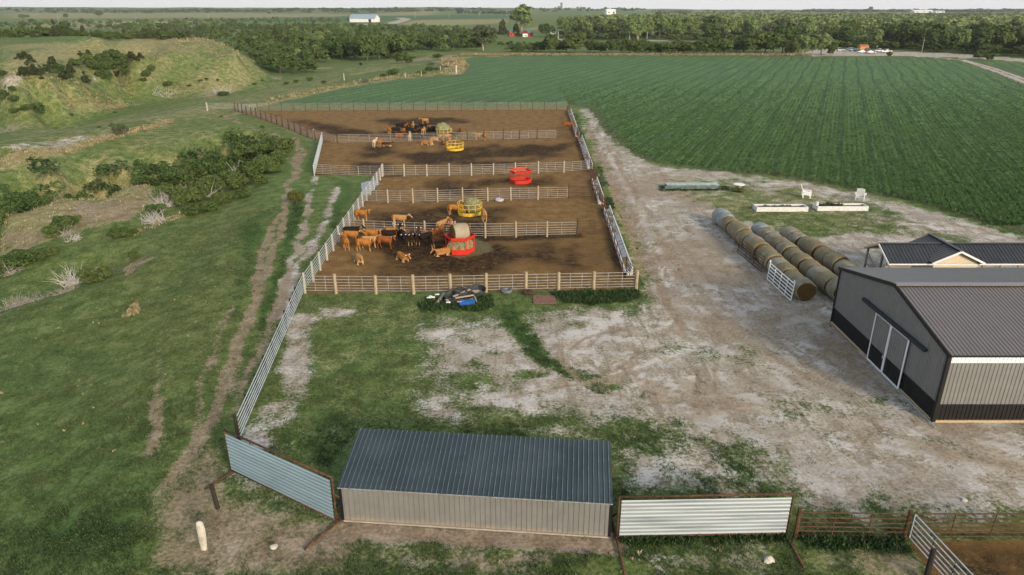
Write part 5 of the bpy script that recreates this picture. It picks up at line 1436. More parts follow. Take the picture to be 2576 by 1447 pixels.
for x, y, hd, pose, col, lab in (
    (480, 405, -14, 'right', 'orange', 'orange brown cow standing against the left pipe fence, walking right'),
    (1075, 492, -8, 'stand', 'tan', 'pale tan cow standing alone on dark mud in the second pen'),
    (1740, 578, 55, 'stand', 'tan', 'tan cow facing away at the divider, just left of the bale'),
    (1875, 572, -85, 'stand', 'orange', 'orange cow facing the camera at the divider behind the pale bale'),
    (1950, 310, 8, 'graze', 'orange', 'orange cow with its head in the yellow ring, left side'),
    (2400, 400, 100, 'graze', 'tan', 'tan cow with white rump eating at the right side of the yellow ring'),
    (215, 850, 112, 'left', 'orange', 'brown cow seen from behind, nearest the left pipe fence'),
    (310, 752, -5, 'stand', 'orange', 'orange cow at the left of the crowd, in front of a black one'),
    (320, 690, 0, 'stand', 'black', 'black cow along the divider at the left end of the crowd'),
    (520, 886, -4, 'right', 'orange', 'orange cow with pale legs in the front of the crowd, facing right'),
    (600, 832, 5, 'stand', 'tan', 'pale tan cow half hidden behind two orange cows'),
    (640, 730, -10, 'right', 'orange', 'orange cow in the middle of the crowd by the wood post'),
    (850, 842, -6, 'right', 'red', 'red brown cow facing right beside the black cows'),
    (900, 742, 5, 'stand', 'black', 'black cow standing broadside behind the red brown cow'),
    (960, 702, -12, 'stand', 'orange', 'orange cow at the divider behind the black cows'),
    (1075, 690, 95, 'stand', 'black', 'black cow facing away against the divider fence'),
    (1130, 775, -80, 'stand', 'black', 'black cow facing the camera with white ear tags'),
    (1250, 778, -95, 'left', 'dark', 'dark brown cow facing the camera between black cows'),
    (1362, 762, 92, 'stand', 'dark', 'brown cow seen from behind with pale hind legs'),
    (1480, 790, -130, 'stand', 'black', 'large black cow to the left of the red brown pair'),
    (1600, 735, -140, 'stand', 'red', 'red brown cow facing left by the divider'),
    (1680, 690, -120, 'left', 'red', 'red brown cow at the divider next to the bale feeder'),
    (1705, 838, 2, 'graze', 'dark', 'dark brown cow with white stockings reaching into the red feeder'),
    (1745, 955, -150, 'lie', 'orange', 'orange calf lying beside the red feeder'),
    (425, 1075, -70, 'lie', 'tan', 'tan cow lying alone in the pen corner, left of the other lying cow'),
    (1110, 1035, -55, 'lie', 'orange', 'brown cow lying on dark mud in the middle of the front pen')):
    u, v = n8(x, y); cow(u, v, hd, pose, col, lab, 1.0, tagged=lab[0] != 't')
for x, y, hd, pose, col, lab in (
    (1285, 345, 165, 'left', 'tan', 'tan cow standing alone behind the far herd'),
    (780, 455, 5, 'stand', 'black', 'black cow at the back left of the far herd'),
    (905, 470, 80, 'stand', 'red', 'red cow between two black cows at the back of the far herd'),
    (970, 480, -90, 'stand', 'dark', 'dark brown cow facing the camera inside the far herd'),
    (1045, 455, 95, 'stand', 'tan', 'tan cow seen from behind at the back of the far herd'),
    (900, 510, 0, 'lie', 'orange', 'orange cow lying between black cows of the far herd'),
    (550, 545, 110, 'left', 'orange', 'brown cow seen from behind at the left end of the far herd'),
    (700, 548, 3, 'stand', 'black', 'black cow broadside at the front left of the far herd'),
    (970, 550, 178, 'stand', 'black', 'black cow broadside in the middle front of the far herd'),
    (1120, 500, -60, 'stand', 'black', 'black cow turned to the camera amid the far herd'),
    (1180, 540, 30, 'stand', 'dark', 'dark brown cow behind the tan one at the far divider'),
    (1260, 470, 8, 'stand', 'black', 'black cow at the back right of the far herd'),
    (1385, 490, -88, 'stand', 'red', 'red cow facing the camera left of the green bale'),
    (1420, 545, 170, 'stand', 'black', 'black cow left of the far yellow feeder'),
    (1510, 520, 0, 'graze', 'black', 'black cow eating from the green bale in the far feeder'),
    (1262, 565, 75, 'left', 'tan', 'tan cow seen from behind just beyond the far divider'),
    (2012, 505, -80, 'lie', 'red', 'red cow lying apart, right of the far yellow feeder'),
    (1880, 648, 4, 'stand', 'dark', 'dark red cow standing right of the far feeder behind the rails'),
    (770, 672, 2, 'stand', 'red', 'reddish cow behind the rails below the black cows'),
    (975, 692, 92, 'stand', 'cream', 'cream cow seen from behind through the far rails'),
    (1105, 672, 0, 'lie', 'black', 'black cow lying behind the far rails'),
    (1480, 690, 10, 'lie', 'tan', 'tan cow lying behind the far rails'),
    (1720, 690, 175, 'stand', 'tan', 'pale orange cow standing behind the rails near the empty yellow feeder'),
    (1655, 768, -85, 'lie', 'red', 'red cow lying face on beside the empty yellow feeder'),
    (1295, 772, -20, 'lie', 'orange', 'orange cow lying below the far divider, turned right'),
    (1400, 778, -60, 'liet', 'tan', 'tan calf lying below the far divider next to the orange cow'),
    (262, 810, 80, 'stand', 'cream', 'cream cow seen from behind at the left of the middle pen'),
    (370, 810, -90, 'stand', 'orange', 'orange cow facing the camera in the middle pen'),
    (505, 805, -5, 'lie', 'dark', 'dark brown cow lying in the middle pen beside the orange one'),
    (2400, 668, 178, 'stand', 'tan', 'pale tan cow alone behind the far rails on the right'),
    (2525, 672, -88, 'stand', 'orange', 'brown cow face on behind the far rails on the right')):
    u, v = n7(x, y); cow(u, v, hd, pose, col, lab, .98, 'cattle of the far pens', False)
cow(1428, 325, 3, 'stand', 'red', 'red cow standing alone by the far feed bunk', 1.1, 'cattle of the far pens', False)

# swallows over the lane
bb = MB(); bb.ell([((-.10, 0, 0), (0, .012, 0), (0, 0, .008)), ((-.02, 0, 0), (0, .03, 0), (0, 0, .028)), ((.07, 0, 0), (0, .022, 0), (0, 0, .02)), ((.11, 0, 0), (0, .006, 0), (0, 0, .006))], 8)
bb.add([(.05, .02, .01), (.02, .17, .07), (-.08, .25, .06), (-.03, .02, .01), (.05, -.02, .01), (.02, -.17, .07), (-.08, -.25, .06), (-.03, -.02, .01), (.05, .02, .02), (.02, .17, .08), (-.08, .25, .065), (-.03, .02, .02), (.05, -.02, .02), (.02, -.17, .08), (-.08, -.25, .065), (-.03, -.02, .02)], [(0, 1, 2, 3), (7, 6, 5, 4), (8, 9, 10, 11), (15, 14, 13, 12)])
BIRD = bb.mesh('bird')
for u, v, z, rz, lab in ((1562, 546, 2.0, 40, 'dark swallow flying over the lane, highest of the few'), (1541, 541, 1.6, 120, 'dark swallow flying just above the nearest feed bunk'), (1566, 614, 1.5, 70, 'dark swallow flying by the middle of the nearest feed bunk'), (1602, 626, .8, 10, 'dark swallow skimming the straw beside the lane')):
    o = link('bird', BIRD, BLACKM); o.location = G(u, v, z); o.rotation_euler = (R(random.uniform(-40, 40)), R(10), R(rz)); o.scale = (1.4,) * 3; tag(o, lab, 'bird', 'swallows over the lane')

# ------------------------------------------------------------------ trees and shrubs
def crown(seed, dims, lobes, n, leaf, base=.0, spread=.62, lobe_r=(.30, .48), cone=False, gap=.25):
    r = np.random.default_rng(seed)
    cs, rs = [], []
    while len(cs) < lobes:
        p = r.uniform(-1, 1, 3)
        if np.linalg.norm(p) > 1: continue
        if cone:
            p[2] = r.uniform(-1, 1); k = (1 - (p[2] + 1) / 2) * .8 + .10; a = r.uniform(0, 6.28); q = np.sqrt(r.uniform(.2, 1)) * k
            p = np.array([math.cos(a) * q, math.sin(a) * q, p[2]]); rr = .16 + .2 * k
        else:
            p = p * np.array([spread * 1.05, spread * 1.05, spread]); rr = r.uniform(*lobe_r) * (1 - .25 * max(0, p[2]))
        cs.append(p); rs.append(rr)
    cs = np.array(cs); rs = np.array(rs)
    wt = rs ** 2; li = r.choice(lobes, n, p=wt / wt.sum())
    d = r.normal(0, 1, (n, 3)); d /= np.linalg.norm(d, axis=1)[:, None]
    d[:, 2] = np.where(d[:, 2] < -.45, -d[:, 2], d[:, 2])
    P = cs[li] + d * rs[li][:, None] * r.uniform(.72, 1.08, n)[:, None]
    keep = np.ones(n, bool)
    for j in range(lobes):
        keep &= ~((np.linalg.norm(P - cs[j], axis=1) < rs[j] * .70) & (li != j))
    lt = r.uniform(-.22, .22, lobes)
    P, d, li = P[keep], d[keep], li[keep]
    m = len(P)
    P = P * np.array(dims)
    nrm = d * .9 + r.normal(0, .55, (m, 3)) + np.array([0, 0, .25]); nrm /= np.linalg.norm(nrm, axis=1)[:, None]
    a = np.cross(nrm, r.normal(0, 1, (m, 3))); a /= np.linalg.norm(a, axis=1)[:, None]
    b = np.cross(nrm, a)
    s = leaf * r.uniform(.5, 1.35, m)[:, None]
    a *= s; b *= s * r.uniform(.5, .9, m)[:, None]
    V = np.stack([P - a, P + b * .9 - a * .1, P + a, P - b * .9 + a * .15], 1).reshape(-1, 3)
    V[:, 2] += dims[2] + base
    return V, np.clip(.5 + lt[li] + r.uniform(-.25, .25, m), 0, 1)
def crown_mesh(*a, **k):
    V, tt = crown(*a, **k)
    return np_mesh('crown', V, np.arange(len(V)).reshape(-1, 4), False, tt)
BARK = mat('bark', (.085, .070, .052), .9, .3, 5, col2=(.17, .145, .11))
PALEBARK = mat('pale_bark', (.24, .22, .18), .9, .3, 5, col2=(.40, .37, .31))
DEADWOOD = mat('dead_wood', (.20, .18, .155), .9, .2, 6, col2=(.36, .335, .30))
def trunk_mesh(seed, h, r, limbs, top, reach):
    rd = random.Random(seed); mb = MB()
    p = [Vector((rd.uniform(-.04, .04) * h * i / 4, rd.uniform(-.04, .04) * h * i / 4, top * h * i / 4)) for i in range(5)]
    p[0] = Vector((0, 0, -.3))
    mb.tube(p, [r * (1.25 - .75 * i / 4) for i in range(5)], 7)
    for i in range(limbs):
        s = p[1].lerp(p[4], rd.uniform(.05, .8)); a = rd.uniform(0, 6.28); L = reach * rd.uniform(.6, 1)
        e = s + Vector((math.cos(a) * L, math.sin(a) * L, rd.uniform(.6, 1.2) * L))
        mb.tube([s, s.lerp(e, .5) + Vector((0, 0, -.05 * L)), e], [r * .5, r * .32, r * .10], 5)
    return mb.mesh('trunk', smooth=True)
LEAF = {'cotton': leaf_mat('cottonwood_leaves', (0.047, 0.090, 0.025), (0.258, 0.350, 0.122), (0.234, 0.269, 0.114)), 'dark': leaf_mat('dark_leaves', (0.019, 0.047, 0.013), (0.122, 0.188, 0.055), (0.111, 0.146, 0.043)),
        'cedar': leaf_mat('cedar_needles', (0.018, 0.037, 0.015), (0.088, 0.122, 0.050), (0.088, 0.095, 0.037)), 'bush': leaf_mat('bush_leaves', (0.022, 0.050, 0.013), (0.119, 0.181, 0.049), (0.124, 0.141, 0.043)),
        'pale': leaf_mat('pale_leaves', (.040, .062, .026), (.135, .165, .078), (.12, .135, .075)), 'sage': leaf_mat('sage_leaves', (.085, .10, .075), (.21, .225, .175), (.16, .17, .12)), 'yellow': leaf_mat('yellowish_leaves', (.050, .060, .014), (.14, .14, .034))}
KIND = {}
def kind(k, n, lm, dims, lobes, faces, leaf, base, th, tr, tl, bark, **kw):
    KIND[k] = []
    for i in range(n):
        cm = crown_mesh(100 * len(KIND) + i, dims, lobes, faces, leaf, base, **kw); cm.materials.append(LEAF[lm])
        tm = trunk_mesh(50 * len(KIND) + i, base + dims[2] * 2, tr, tl, th, dims[0] * .8); tm.materials.append(bark)
        KIND[k].append((cm, tm))
# every kind is modelled 1 unit (= 10 m tall) and scaled
kind('cotton', 4, 'cotton', (3.9, 3.9, 4.6), 28, 3400, .42, .9, .62, .22, 7, PALEBARK, lobe_r=(.24, .40))
kind('dark', 4, 'dark', (4.4, 4.4, 4.6), 24, 3400, .44, .5, .55, .22, 6, BARK, lobe_r=(.26, .44))
kind('cedar', 3, 'cedar', (2.9, 2.9, 4.8), 30, 2600, .36, .3, .7, .2, 3, BARK, cone=True)
kind('bush', 5, 'bush', (5.4, 5.4, 4.6), 24, 3600, .46, .2, .5, .16, 8, BARK, lobe_r=(.22, .40), spread=.68)
kind('darkbush', 4, 'dark', (5.2, 5.2, 4.6), 24, 3600, .46, .2, .5, .16, 8, BARK, lobe_r=(.22, .40), spread=.68)
kind('palebush', 3, 'pale', (5.0, 5.0, 4.6), 22, 3000, .44, .3, .5, .16, 8, PALEBARK, lobe_r=(.22, .38), spread=.68)
kind('willow', 2, 'pale', (4.6, 4.6, 4.2), 24, 2600, .44, 1.8, .6, .26, 8, PALEBARK, lobe_r=(.22, .36))
kind('sage', 2, 'sage', (5.0, 5.0, 4.2), 16, 1800, .50, .3, .5, .12, 6, DEADWOOD, lobe_r=(.26, .42))
kind('yellowbush', 1, 'yellow', (3.4, 3.4, 4.8), 18, 3000, .34, .1, .6, .10, 6, BARK, lobe_r=(.24, .40))
NAMES = {'cotton': 'cottonwood_tree', 'dark': 'broadleaf_tree', 'cedar': 'cedar_tree', 'bush': 'shrub', 'darkbush': 'shrub', 'palebush': 'shrub', 'willow': 'willow_tree', 'sage': 'sage_bush', 'yellowbush': 'shrub'}
def tree_at(p, h, k, label, group=None, wx=1.0, cat=None):
    cm, tm = random.choice(KIND[k])
    t = thing(NAMES[k], label, cat or ('shrub' if 'bush' in k or k == 'sage' else 'tree'), (p[0], p[1], p[2] - .1), random.uniform(0, 6.28), group)
    s = h / 10.0; t.scale = (s * wx, s * wx, s)
    link('crown', cm, None, t); link('trunk', tm, None, t)
    return t
def tree_px(u, v, hpx, k, label, group=None, wpx=None):
    p = hit(u, v); dep = p.y * CN + (CH - p.z) * SN
    h = hpx * dep / FPX * 1.04
    wx = 1.0
    if wpx:
        nat = {'cotton': .74, 'dark': .86, 'cedar': .5, 'bush': 1.05, 'darkbush': 1.02, 'palebush': 1.0, 'willow': .92, 'sage': 1.0, 'yellowbush': .68}[k]
        wx = (wpx / hpx) / nat
    return tree_at(p, h, k, label, group, wx)

# shrubs on the pale hillside (left)
for u, v, h, wd, k in ((50,148,13,20,'cedar'),(63,148,18,22,'cedar'),(78,158,20,20,'cedar')): tree_px(u, v, h, k, 'small cedar in the trio on the pale upper slope', 'cedar trio on the upper slope', wd)
for u, v, h, wd, k in ((58,191,22,24,'cedar'),(73,190,28,26,'cedar'),(88,189,26,24,'cedar'),(103,186,18,20,'cedar'),(115,184,20,24,'cedar')): tree_px(u, v, h, k, 'dark cedar in the row along the left hill crest', 'cedar row on the left hill crest', wd)
for u, v, h, wd, k in ((135,174,30,32,'cedar'),(150,186,30,32,'darkbush'),(166,198,28,30,'cedar'),(177,184,22,24,'cedar')): tree_px(u, v, h, k, 'dark bushy cedar of the clump above the bare hill edge', 'cedar clump above the bare hill edge', wd)
for u, v, h, wd, k in ((203,142,12,20,'cedar'),(223,139,13,16,'cedar'),(192,170,24,32,'bush'),(222,170,36,34,'darkbush'),(242,182,30,36,'darkbush'),(263,166,36,46,'darkbush'),(285,156,30,44,'darkbush'),(308,160,30,36,'darkbush'),(266,188,34,42,'darkbush'),(290,182,32,40,'darkbush'),(313,178,26,34,'bush'),(268,204,30,32,'darkbush'),(297,199,20,30,'bush'),(318,190,18,24,'bush'),(250,198,20,26,'darkbush')): tree_px(u, v, h, k, 'dark shrub of the thicket filling the hillside draw', 'thicket in the hillside draw', wd)
tree_px(332, 153, 20, 'cedar', 'cedar just right of the draw thicket, on the tan slope', None, 28); tree_px(353, 147, 13, 'cedar', 'small cedar at the right end above the draw', None, 16)
tree_px(216, 209, 26, 'cedar', 'cedar standing on the small tan knoll below the draw', None, 22)
for u, v, h, wd in ((383, 181, 20, 20), (370, 197, 22, 26), (362, 207, 12, 18)): tree_px(u, v, h, 'darkbush', 'dark shrub of the column on the right hill foot', 'shrub column on the right hill foot', wd)
tree_px(424, 219, 15, 'darkbush', 'round dark bush amid dead branches below the right hill', None, 26)
tree_px(563, 241, 13, 'darkbush', 'low dark bush at the end of the grey dead brush', None, 34)
tree_px(106, 201, 9, 'cedar', 'tiny cedar on the bare crest of the left hill', None, 12)
for u, v, h, wd in ((8, 193, 20, 26), (33, 233, 18, 20), (8, 252, 30, 40), (38, 258, 20, 30)): tree_px(u, v, h, 'darkbush', 'dark bush at the left edge of the hillside', 'bushes at the left edge', wd)
for u, v, h, wd in ((92, 283, 28, 44), (68, 282, 18, 30), (40, 285, 14, 30)): tree_px(u, v, h, 'darkbush', 'dark bush over the fallen branches below the left hill', 'bushes below the left hill', wd)
tree_px(302, 341, 38, 'palebush', 'open leggy bush alone on the sandy cut bank', None, 42)
for u, v in ((477, 218), (505, 206), (520, 200), (640, 214), (548, 205), (250, 322), (290, 285), (180, 292), (660, 205)): tree_px(u, v, random.uniform(5, 8), 'darkbush', 'tiny scattered bush on the open grassy slope', 'tiny bushes on the slopes', random.uniform(8, 14))
# the ravine
for u, v, h, wd, k in ((447,462,58,70,'darkbush'),(500,450,66,84,'darkbush'),(565,436,56,80,'darkbush'),(612,412,60,70,'darkbush'),(662,392,46,70,'darkbush'),(535,485,40,56,'bush'),(590,470,46,70,'bush'),(640,440,50,70,'bush'),(470,500,40,50,'darkbush'),(610,492,30,50,'bush'),(560,505,32,54,'bush'),(430,445,30,40,'bush')): tree_px(u, v + 6, h, k, 'dark shrub massed in the head of the ravine', 'shrubs massed in the ravine head', wd)
for u, v, h, wd in ((712,386,50,60),(700,410,40,54),(690,432,34,50),(655,462,34,44)): tree_px(u, v + 4, h, 'bush', 'lighter green shrub on the right lip of the ravine', 'lighter shrubs on the ravine lip', wd)
for u, v, h, wd in ((488,533,34,56),(524,525,34,56),(550,508,24,40)): tree_px(u, v + 8, h, 'bush', 'rounded bush at the near lip of the ravine', 'bushes at the near ravine lip', wd)
for u, v, h, wd, k in ((300,592,36,54,'darkbush'),(330,586,24,40,'darkbush'),(160,575,46,60,'bush'),(190,560,30,36,'bush'),(132,590,36,50,'bush'),(60,665,54,80,'darkbush'),(20,670,44,60,'darkbush'),(100,650,38,60,'darkbush'),(130,636,30,44,'bush'),(5,690,30,50,'bush')): tree_px(u, v + 8, h, k, 'bush along the ravine floor on the left', 'bushes along the ravine floor', wd)
tree_px(243, 708, 44, 'bush', 'rounded green bush beside white dead brush on the near slope', None, 78)
tree_px(337, 652, 26, 'bush', 'small green bush above the bare dirt bank', None, 30)
tree_px(747, 519, 50, 'yellowbush', 'tall yellowish bush beside the worn trail', None, 42)
tree_px(1858, 483, 14, 'bush', 'weedy bush under the spool table', None, 34)
tree_px(557, 295, 6, 'darkbush', 'tiny dark bush beside the trail to the far gate', None, 10); tree_px(660, 322, 9, 'darkbush', 'small bush on the grass below the brown post fence', None, 14)
for u, v, h, wd in ((455,520,52,60),(495,508,58,66),(540,490,60,70),(585,474,56,66),(625,452,50,60),(668,428,46,56),(420,500,44,56),(395,540,34,50),(480,470,60,66),(530,455,60,70),(720,372,30,50),(690,372,34,50)):
    tree_px(u, v, h, 'bush' if u % 2 else 'darkbush', 'bright bush crowding the ravine below the trail', 'bushes crowding the ravine', wd)
RAV = [(0,655,-8.6),(50,620,-9.0),(100,592,-9.1),(200,566,-9.0),(300,545,-8.7),(400,518,-8.2),(490,490,-7.6),(580,455,-6.8),(650,418,-5.2)]
RAVW = [G(*q) for q in RAV]
ritems = []
for i in range(110):
    k_ = random.uniform(0, len(RAVW) - 1.01); a_ = RAVW[int(k_)].lerp(RAVW[int(k_) + 1], k_ % 1)
    x_, y_ = a_.x + random.uniform(-5, 4), a_.y + random.uniform(-2.5, 3.5)
    if k_ < 4.2 and random.random() < .35: continue
    ritems.append((x_, y_, zg(x_, y_), random.uniform(1.8, 5.4), random.uniform(.9, 1.5)))
# valley between hill and crop
for u, v, h, wd in ((705,186,58,74),(740,184,50,64),(672,172,36,50),(650,152,30,50),(775,182,36,60),(690,152,34,50)): tree_px(u, v, h, 'darkbush', 'big dark tree mass at the foot of the right hill', 'dark trees at the hill foot', wd)
for u, v, h, wd in ((860,150,64,56),(892,152,66,56),(925,152,68,56),(955,150,62,50),(838,146,54,46)): tree_px(u, v, h, 'dark', 'tall dark willow like tree in the grove above the creek', 'grove above the creek', wd)
for u, v, h, wd in ((1010,160,34,42),(1030,158,20,40)): tree_px(u, v, h, 'bush', 'dense bush standing on the creek bank below the tree belt', 'bushes on the creek bank', wd)
for u, v, h, wd in ((990,192,20,34),(965,195,12,20),(1080,178,12,30),(1060,188,10,30),(815,212,12,16),(780,204,12,20),(720,212,8,16),(745,208,10,16),(1100,146,12,26)): tree_px(u, v, h, 'darkbush', 'low dark bush on the grassy spit beside the crop', 'bushes on the grassy spit', wd)
tree_px(920, 210, 18, 'sage', 'silvery sage bush at the crop edge', None, 24)
for u, v in ((1118, 172), (1098, 176), (1130, 160), (1085, 164)): tree_px(u, v, 9, 'sage', 'grey green sage by the field corner post', 'sage by the field corner', 26)
tree_px(1215, 128, 64, 'willow', 'spreading pale tree with forked trunk at the corner of the crop', None, 72)
tree_px(1312, 82, 68, 'cotton', 'giant cottonwood towering over the red cottage', None, 62)
tree_px(1264, 88, 34, 'cedar', 'dark blue green spruce left of the red cottage', None, 26); tree_px(1299, 92, 30, 'cedar', 'dark pointed tree in front of the red cottage', None, 24); tree_px(1375, 94, 36, 'dark', 'broad round tree right of the red cottage', None, 44)
for u, v, h, wd, k in ((1425,131,26,44,'darkbush'),(1510,133,24,40,'bush'),(1563,134,24,36,'bush'),(1605,135,22,36,'bush'),(1634,134,26,44,'darkbush'),(1670,135,26,44,'bush'),(1706,134,28,44,'darkbush'),(1738,136,26,40,'bush'),(1776,136,30,44,'darkbush'),(1820,134,32,50,'darkbush'),(1870,134,38,56,'bush'),(1945,135,44,56,'darkbush'),(1360,131,22,40,'darkbush'),(1384,133,40,40,'bush'),(1406,132,26,24,'bush'),(1446,134,48,52,'bush'),(1487,131,30,34,'bush'),(1541,136,32,42,'darkbush'),(1586,134,34,40,'bush'),(1617,134,28,40,'darkbush'),(1650,134,22,50,'bush'),(1690,134,26,50,'bush'),(1340,130,18,40,'bush'),(1300,130,14,50,'bush'),(1758,136,30,56,'bush'),(1795,136,38,60,'bush'),(1845,129,32,46,'darkbush'),(1898,134,48,66,'bush'),(1925,134,40,50,'dark'),(1968,133,56,60,'dark'),(1990,138,32,40,'bush'),(2018,138,40,36,'cotton'),(2042,138,34,30,'cotton'),(2065,138,42,40,'cotton'),(2088,139,28,30,'bush'),(2237,143,13,14,'bush'),(1720,134,20,40,'bush')):
    tree_px(u, v, h * 1.25, k, 'tree or bush of the fringe along the far edge of the crop', 'fringe along the far crop edge', wd * 1.12)
tree_px(2462, 148, 18, 'bush', 'low round bush by the gravel road near the right edge', None, 30); tree_px(2490, 152, 20, 'bush', 'paler low bush by the gravel road, close to the right edge', None, 36)

def stand(pts, n, hr, kinds, label, group, mind=6.0, wx=(0.9, 1.3)):
    P = P2(pts); x0, y0 = P.min(0); x1, y1 = P.max(0)
    out = []; tries = 0
    while len(out) < n and tries < n * 60:
        tries += 1
        x, y = random.uniform(x0, x1), random.uniform(y0, y1)
        if d_poly(np.array([x]), np.array([y]), P)[0] > 0: continue
        if any((x - a) ** 2 + (y - b) ** 2 < mind ** 2 for a, b in out): continue
        out.append((x, y))
    for x, y in out: tree_at((x, y, zg(x, y)), random.uniform(*hr), random.choice(kinds), label, group, random.uniform(*wx))
stand([(780,178),(800,150),(900,148),(1000,140),(1120,132),(1200,128),(1240,112),(1240,98),(1000,100),(860,98),(700,108),(620,122),(660,140)], 62, (8, 12), ['dark', 'dark', 'cotton', 'darkbush', 'bush', 'cedar'], 'tree of the dense dark belt in the valley behind the pens', 'dense valley tree belt', 8)
stand([(560,110),(430,96),(340,84),(260,74),(420,66),(620,64),(800,74),(870,86),(700,100)], 56, (6, 10), ['dark', 'cotton', 'bush', 'darkbush', 'cedar', 'palebush'], 'tree of the scattered belt behind the grassy plateau', 'scattered belt behind the plateau', 12)
for i_ in range(46):
    u_ = -30 + 470 * (i_ + random.random()) / 46; y_ = random.uniform(338, 372); d_ = ray(u_, 97)
    x_ = d_[0] / d_[1] * y_
    tree_at((x_, y_, zg(x_, y_) - .4), random.uniform(3.2, 6.8) * (1.15 if 120 < u_ < 200 else .9), random.choice(['darkbush', 'bush', 'darkbush', 'cedar']), 'bush of the dark strip along the top of the plateau', 'bush strip on top of the plateau', random.uniform(1, 1.5))
stand([(1390,100),(1450,104),(1700,102),(2000,101),(2040,110),(2040,94),(1700,88),(1400,88)], 48, (14, 20), ['cotton', 'cotton', 'dark', 'willow'], 'tall cottonwood of the front rank behind the crop road', 'front rank of cottonwoods', 9)
stand([(2050,118),(2150,119),(2280,126),(2420,134),(2620,146),(2760,160),(2760,128),(2400,112),(2100,104)], 50, (12, 18), ['cotton', 'dark', 'dark', 'bush', 'cotton'], 'tree of the wood behind the parked cars', 'wood behind the parking area', 8)

# far woods that read as one mass: many trees, one mesh
def mass(name, items, lm, faces=110, leaf=.9):
    """items: (x, y, z, height, width factor)"""
    base = [crown(900 + i, (4.0, 4.0, 4.3), 10, faces, leaf, 1.0, lobe_r=(.30, .48)) for i in range(5)]
    Vs, Ts = [], []
    for x, y, z, h, wd in items:
        V, tt = random.choice(base); s = h / 10
        a = random.uniform(0, 6.28); c, sn = math.cos(a), math.sin(a)
        W = np.stack([(V[:, 0] * c - V[:, 1] * sn) * s * wd + x, (V[:, 0] * sn + V[:, 1] * c) * s * wd + y, V[:, 2] * s * 1.0 + z - .12 * h], 1)
        Vs.append(W); Ts.append(np.clip(tt + random.uniform(-.3, .3), 0, 1))
    V = np.concatenate(Vs); T = np.concatenate(Ts)
    return tag(link(name, np_mesh(name, V, np.arange(len(V)).reshape(-1, 4), False, T), LEAF[lm]), kind='stuff')
mass('ravine_scrub', ritems, 'dark', 420, .42)
def fill(pts, n, hr, wd=(1, 1.5)):
    P = P2(pts); x0, y0 = P.min(0); x1, y1 = P.max(0)
    x = rng.uniform(x0, x1, n * 8); y = rng.uniform(y0, y1, n * 8)
    k = np.nonzero(d_poly(x, y, P) < 0)[0][:n]
    z = hz(x[k], y[k])
    return [(x[i], y[i], z[q], random.uniform(*hr), random.uniform(*wd)) for q, i in enumerate(k)]
mass('woodland', fill([(1420,90),(1700,88),(2100,100),(2400,108),(2760,124),(2760,70),(2400,58),(1900,52),(1480,62)], 1000, (13, 21)), 'cotton', 120, .9)
mass('undergrowth', fill([(1390,100),(1700,103),(2050,103),(2050,92),(1400,92)], 220, (4, 7), (1.5, 2.4)) + fill([(2050,119),(2280,127),(2420,135),(2760,161),(2760,130),(2100,106)], 240, (4, 7), (1.5, 2.4)), 'bush', 220, .9)
mass('valley_undergrowth', fill([(780,176),(800,150),(900,148),(1000,140),(1120,132),(1240,112),(1240,98),(860,98),(700,108),(620,122),(660,140),(690,180)], 260, (4, 7), (1.3, 2)) + fill([(560,112),(430,97),(340,85),(620,64),(870,80),(870,98),(700,106)], 180, (3.5, 6), (1.3, 2)) + fill([(1250,112),(1400,112),(1900,112),(2020,120),(2020,130),(1300,128)], 160, (2, 4), (1.3, 2.2)), 'dark', 240, .8)
mass('creek_woodland', fill([(590,118),(700,108),(870,104),(870,142),(790,165),(720,152),(640,146)], 80, (7, 11), (.9, 1.4)) + fill([(870,146),(1000,138),(1130,130),(1235,114),(1235,104),(870,110)], 80, (8, 12), (.9, 1.4)) + fill([(250,76),(560,66),(860,78),(860,94),(700,104),(560,108),(440,96)], 150, (6, 9), (1, 1.6)), 'dark', 420, .75)
mass('valley_woodland', fill([(640,92),(900,92),(1240,98),(1240,84),(1060,72),(700,72)], 220, (7, 10)), 'dark', 110, .8)
mass('far_woodland', fill([(0,82),(280,78),(560,66),(880,60),(880,54),(560,54),(280,60),(0,66)], 150, (7, 11)) + fill([(1400,70),(1500,62),(1480,54),(1390,60)], 40, (8, 14)) + fill([(1870,60),(2700,60),(2700,40),(2300,40),(1870,46)], 500, (10, 15), (1.2, 2)), 'dark', 70, 1.1)
mass('shelterbelt_trees', fill([(1150,36.5),(1290,38),(1290,34),(1150,33.5)], 70, (13, 17), (.9, 1.2)), 'cedar', 80, 1.1)
mass('horizon_trees', fill([(0,31),(500,33),(900,34),(1050,30),(1050,24),(500,26),(0,24)], 420, (9, 16), (1.5, 3.5)) + fill([(900,30),(1250,31),(1250,24),(900,24)], 70, (9, 16), (1.5, 4)) + fill([(1280,32),(1620,32),(1620,25),(1280,25)], 110, (10, 20), (1, 2.5)) + fill([(1640,38),(2040,38),(2040,28),(1640,28)], 160, (9, 14), (1.4, 3)) + fill([(2020,31),(2700,33),(2700,28),(2020,28)], 420, (12, 20), (2, 4)), 'dark', 46, 1.5)
for u, v, h, wd, k in ((84,62,16,18,'dark'),(210,60,14,24,'dark'),(166,46,12,14,'dark'),(250,41,14,22,'dark'),(1037,30,6,10,'dark'),(1080,30,8,8,'dark'),(1088,30,9,8,'dark'),(1110,30,10,22,'dark'),(459,32,9,12,'dark'),(2190,29,12,12,'dark'),(778,33,5,16,'dark'),(823,30,5,16,'dark'),(677,36,7,10,'dark'),(58,68,14,20,'dark'),(60,48,12,30,'cotton')): tree_px(u, v, h, k, 'lone dark tree on the open far plain', 'lone trees on the far plain', wd)

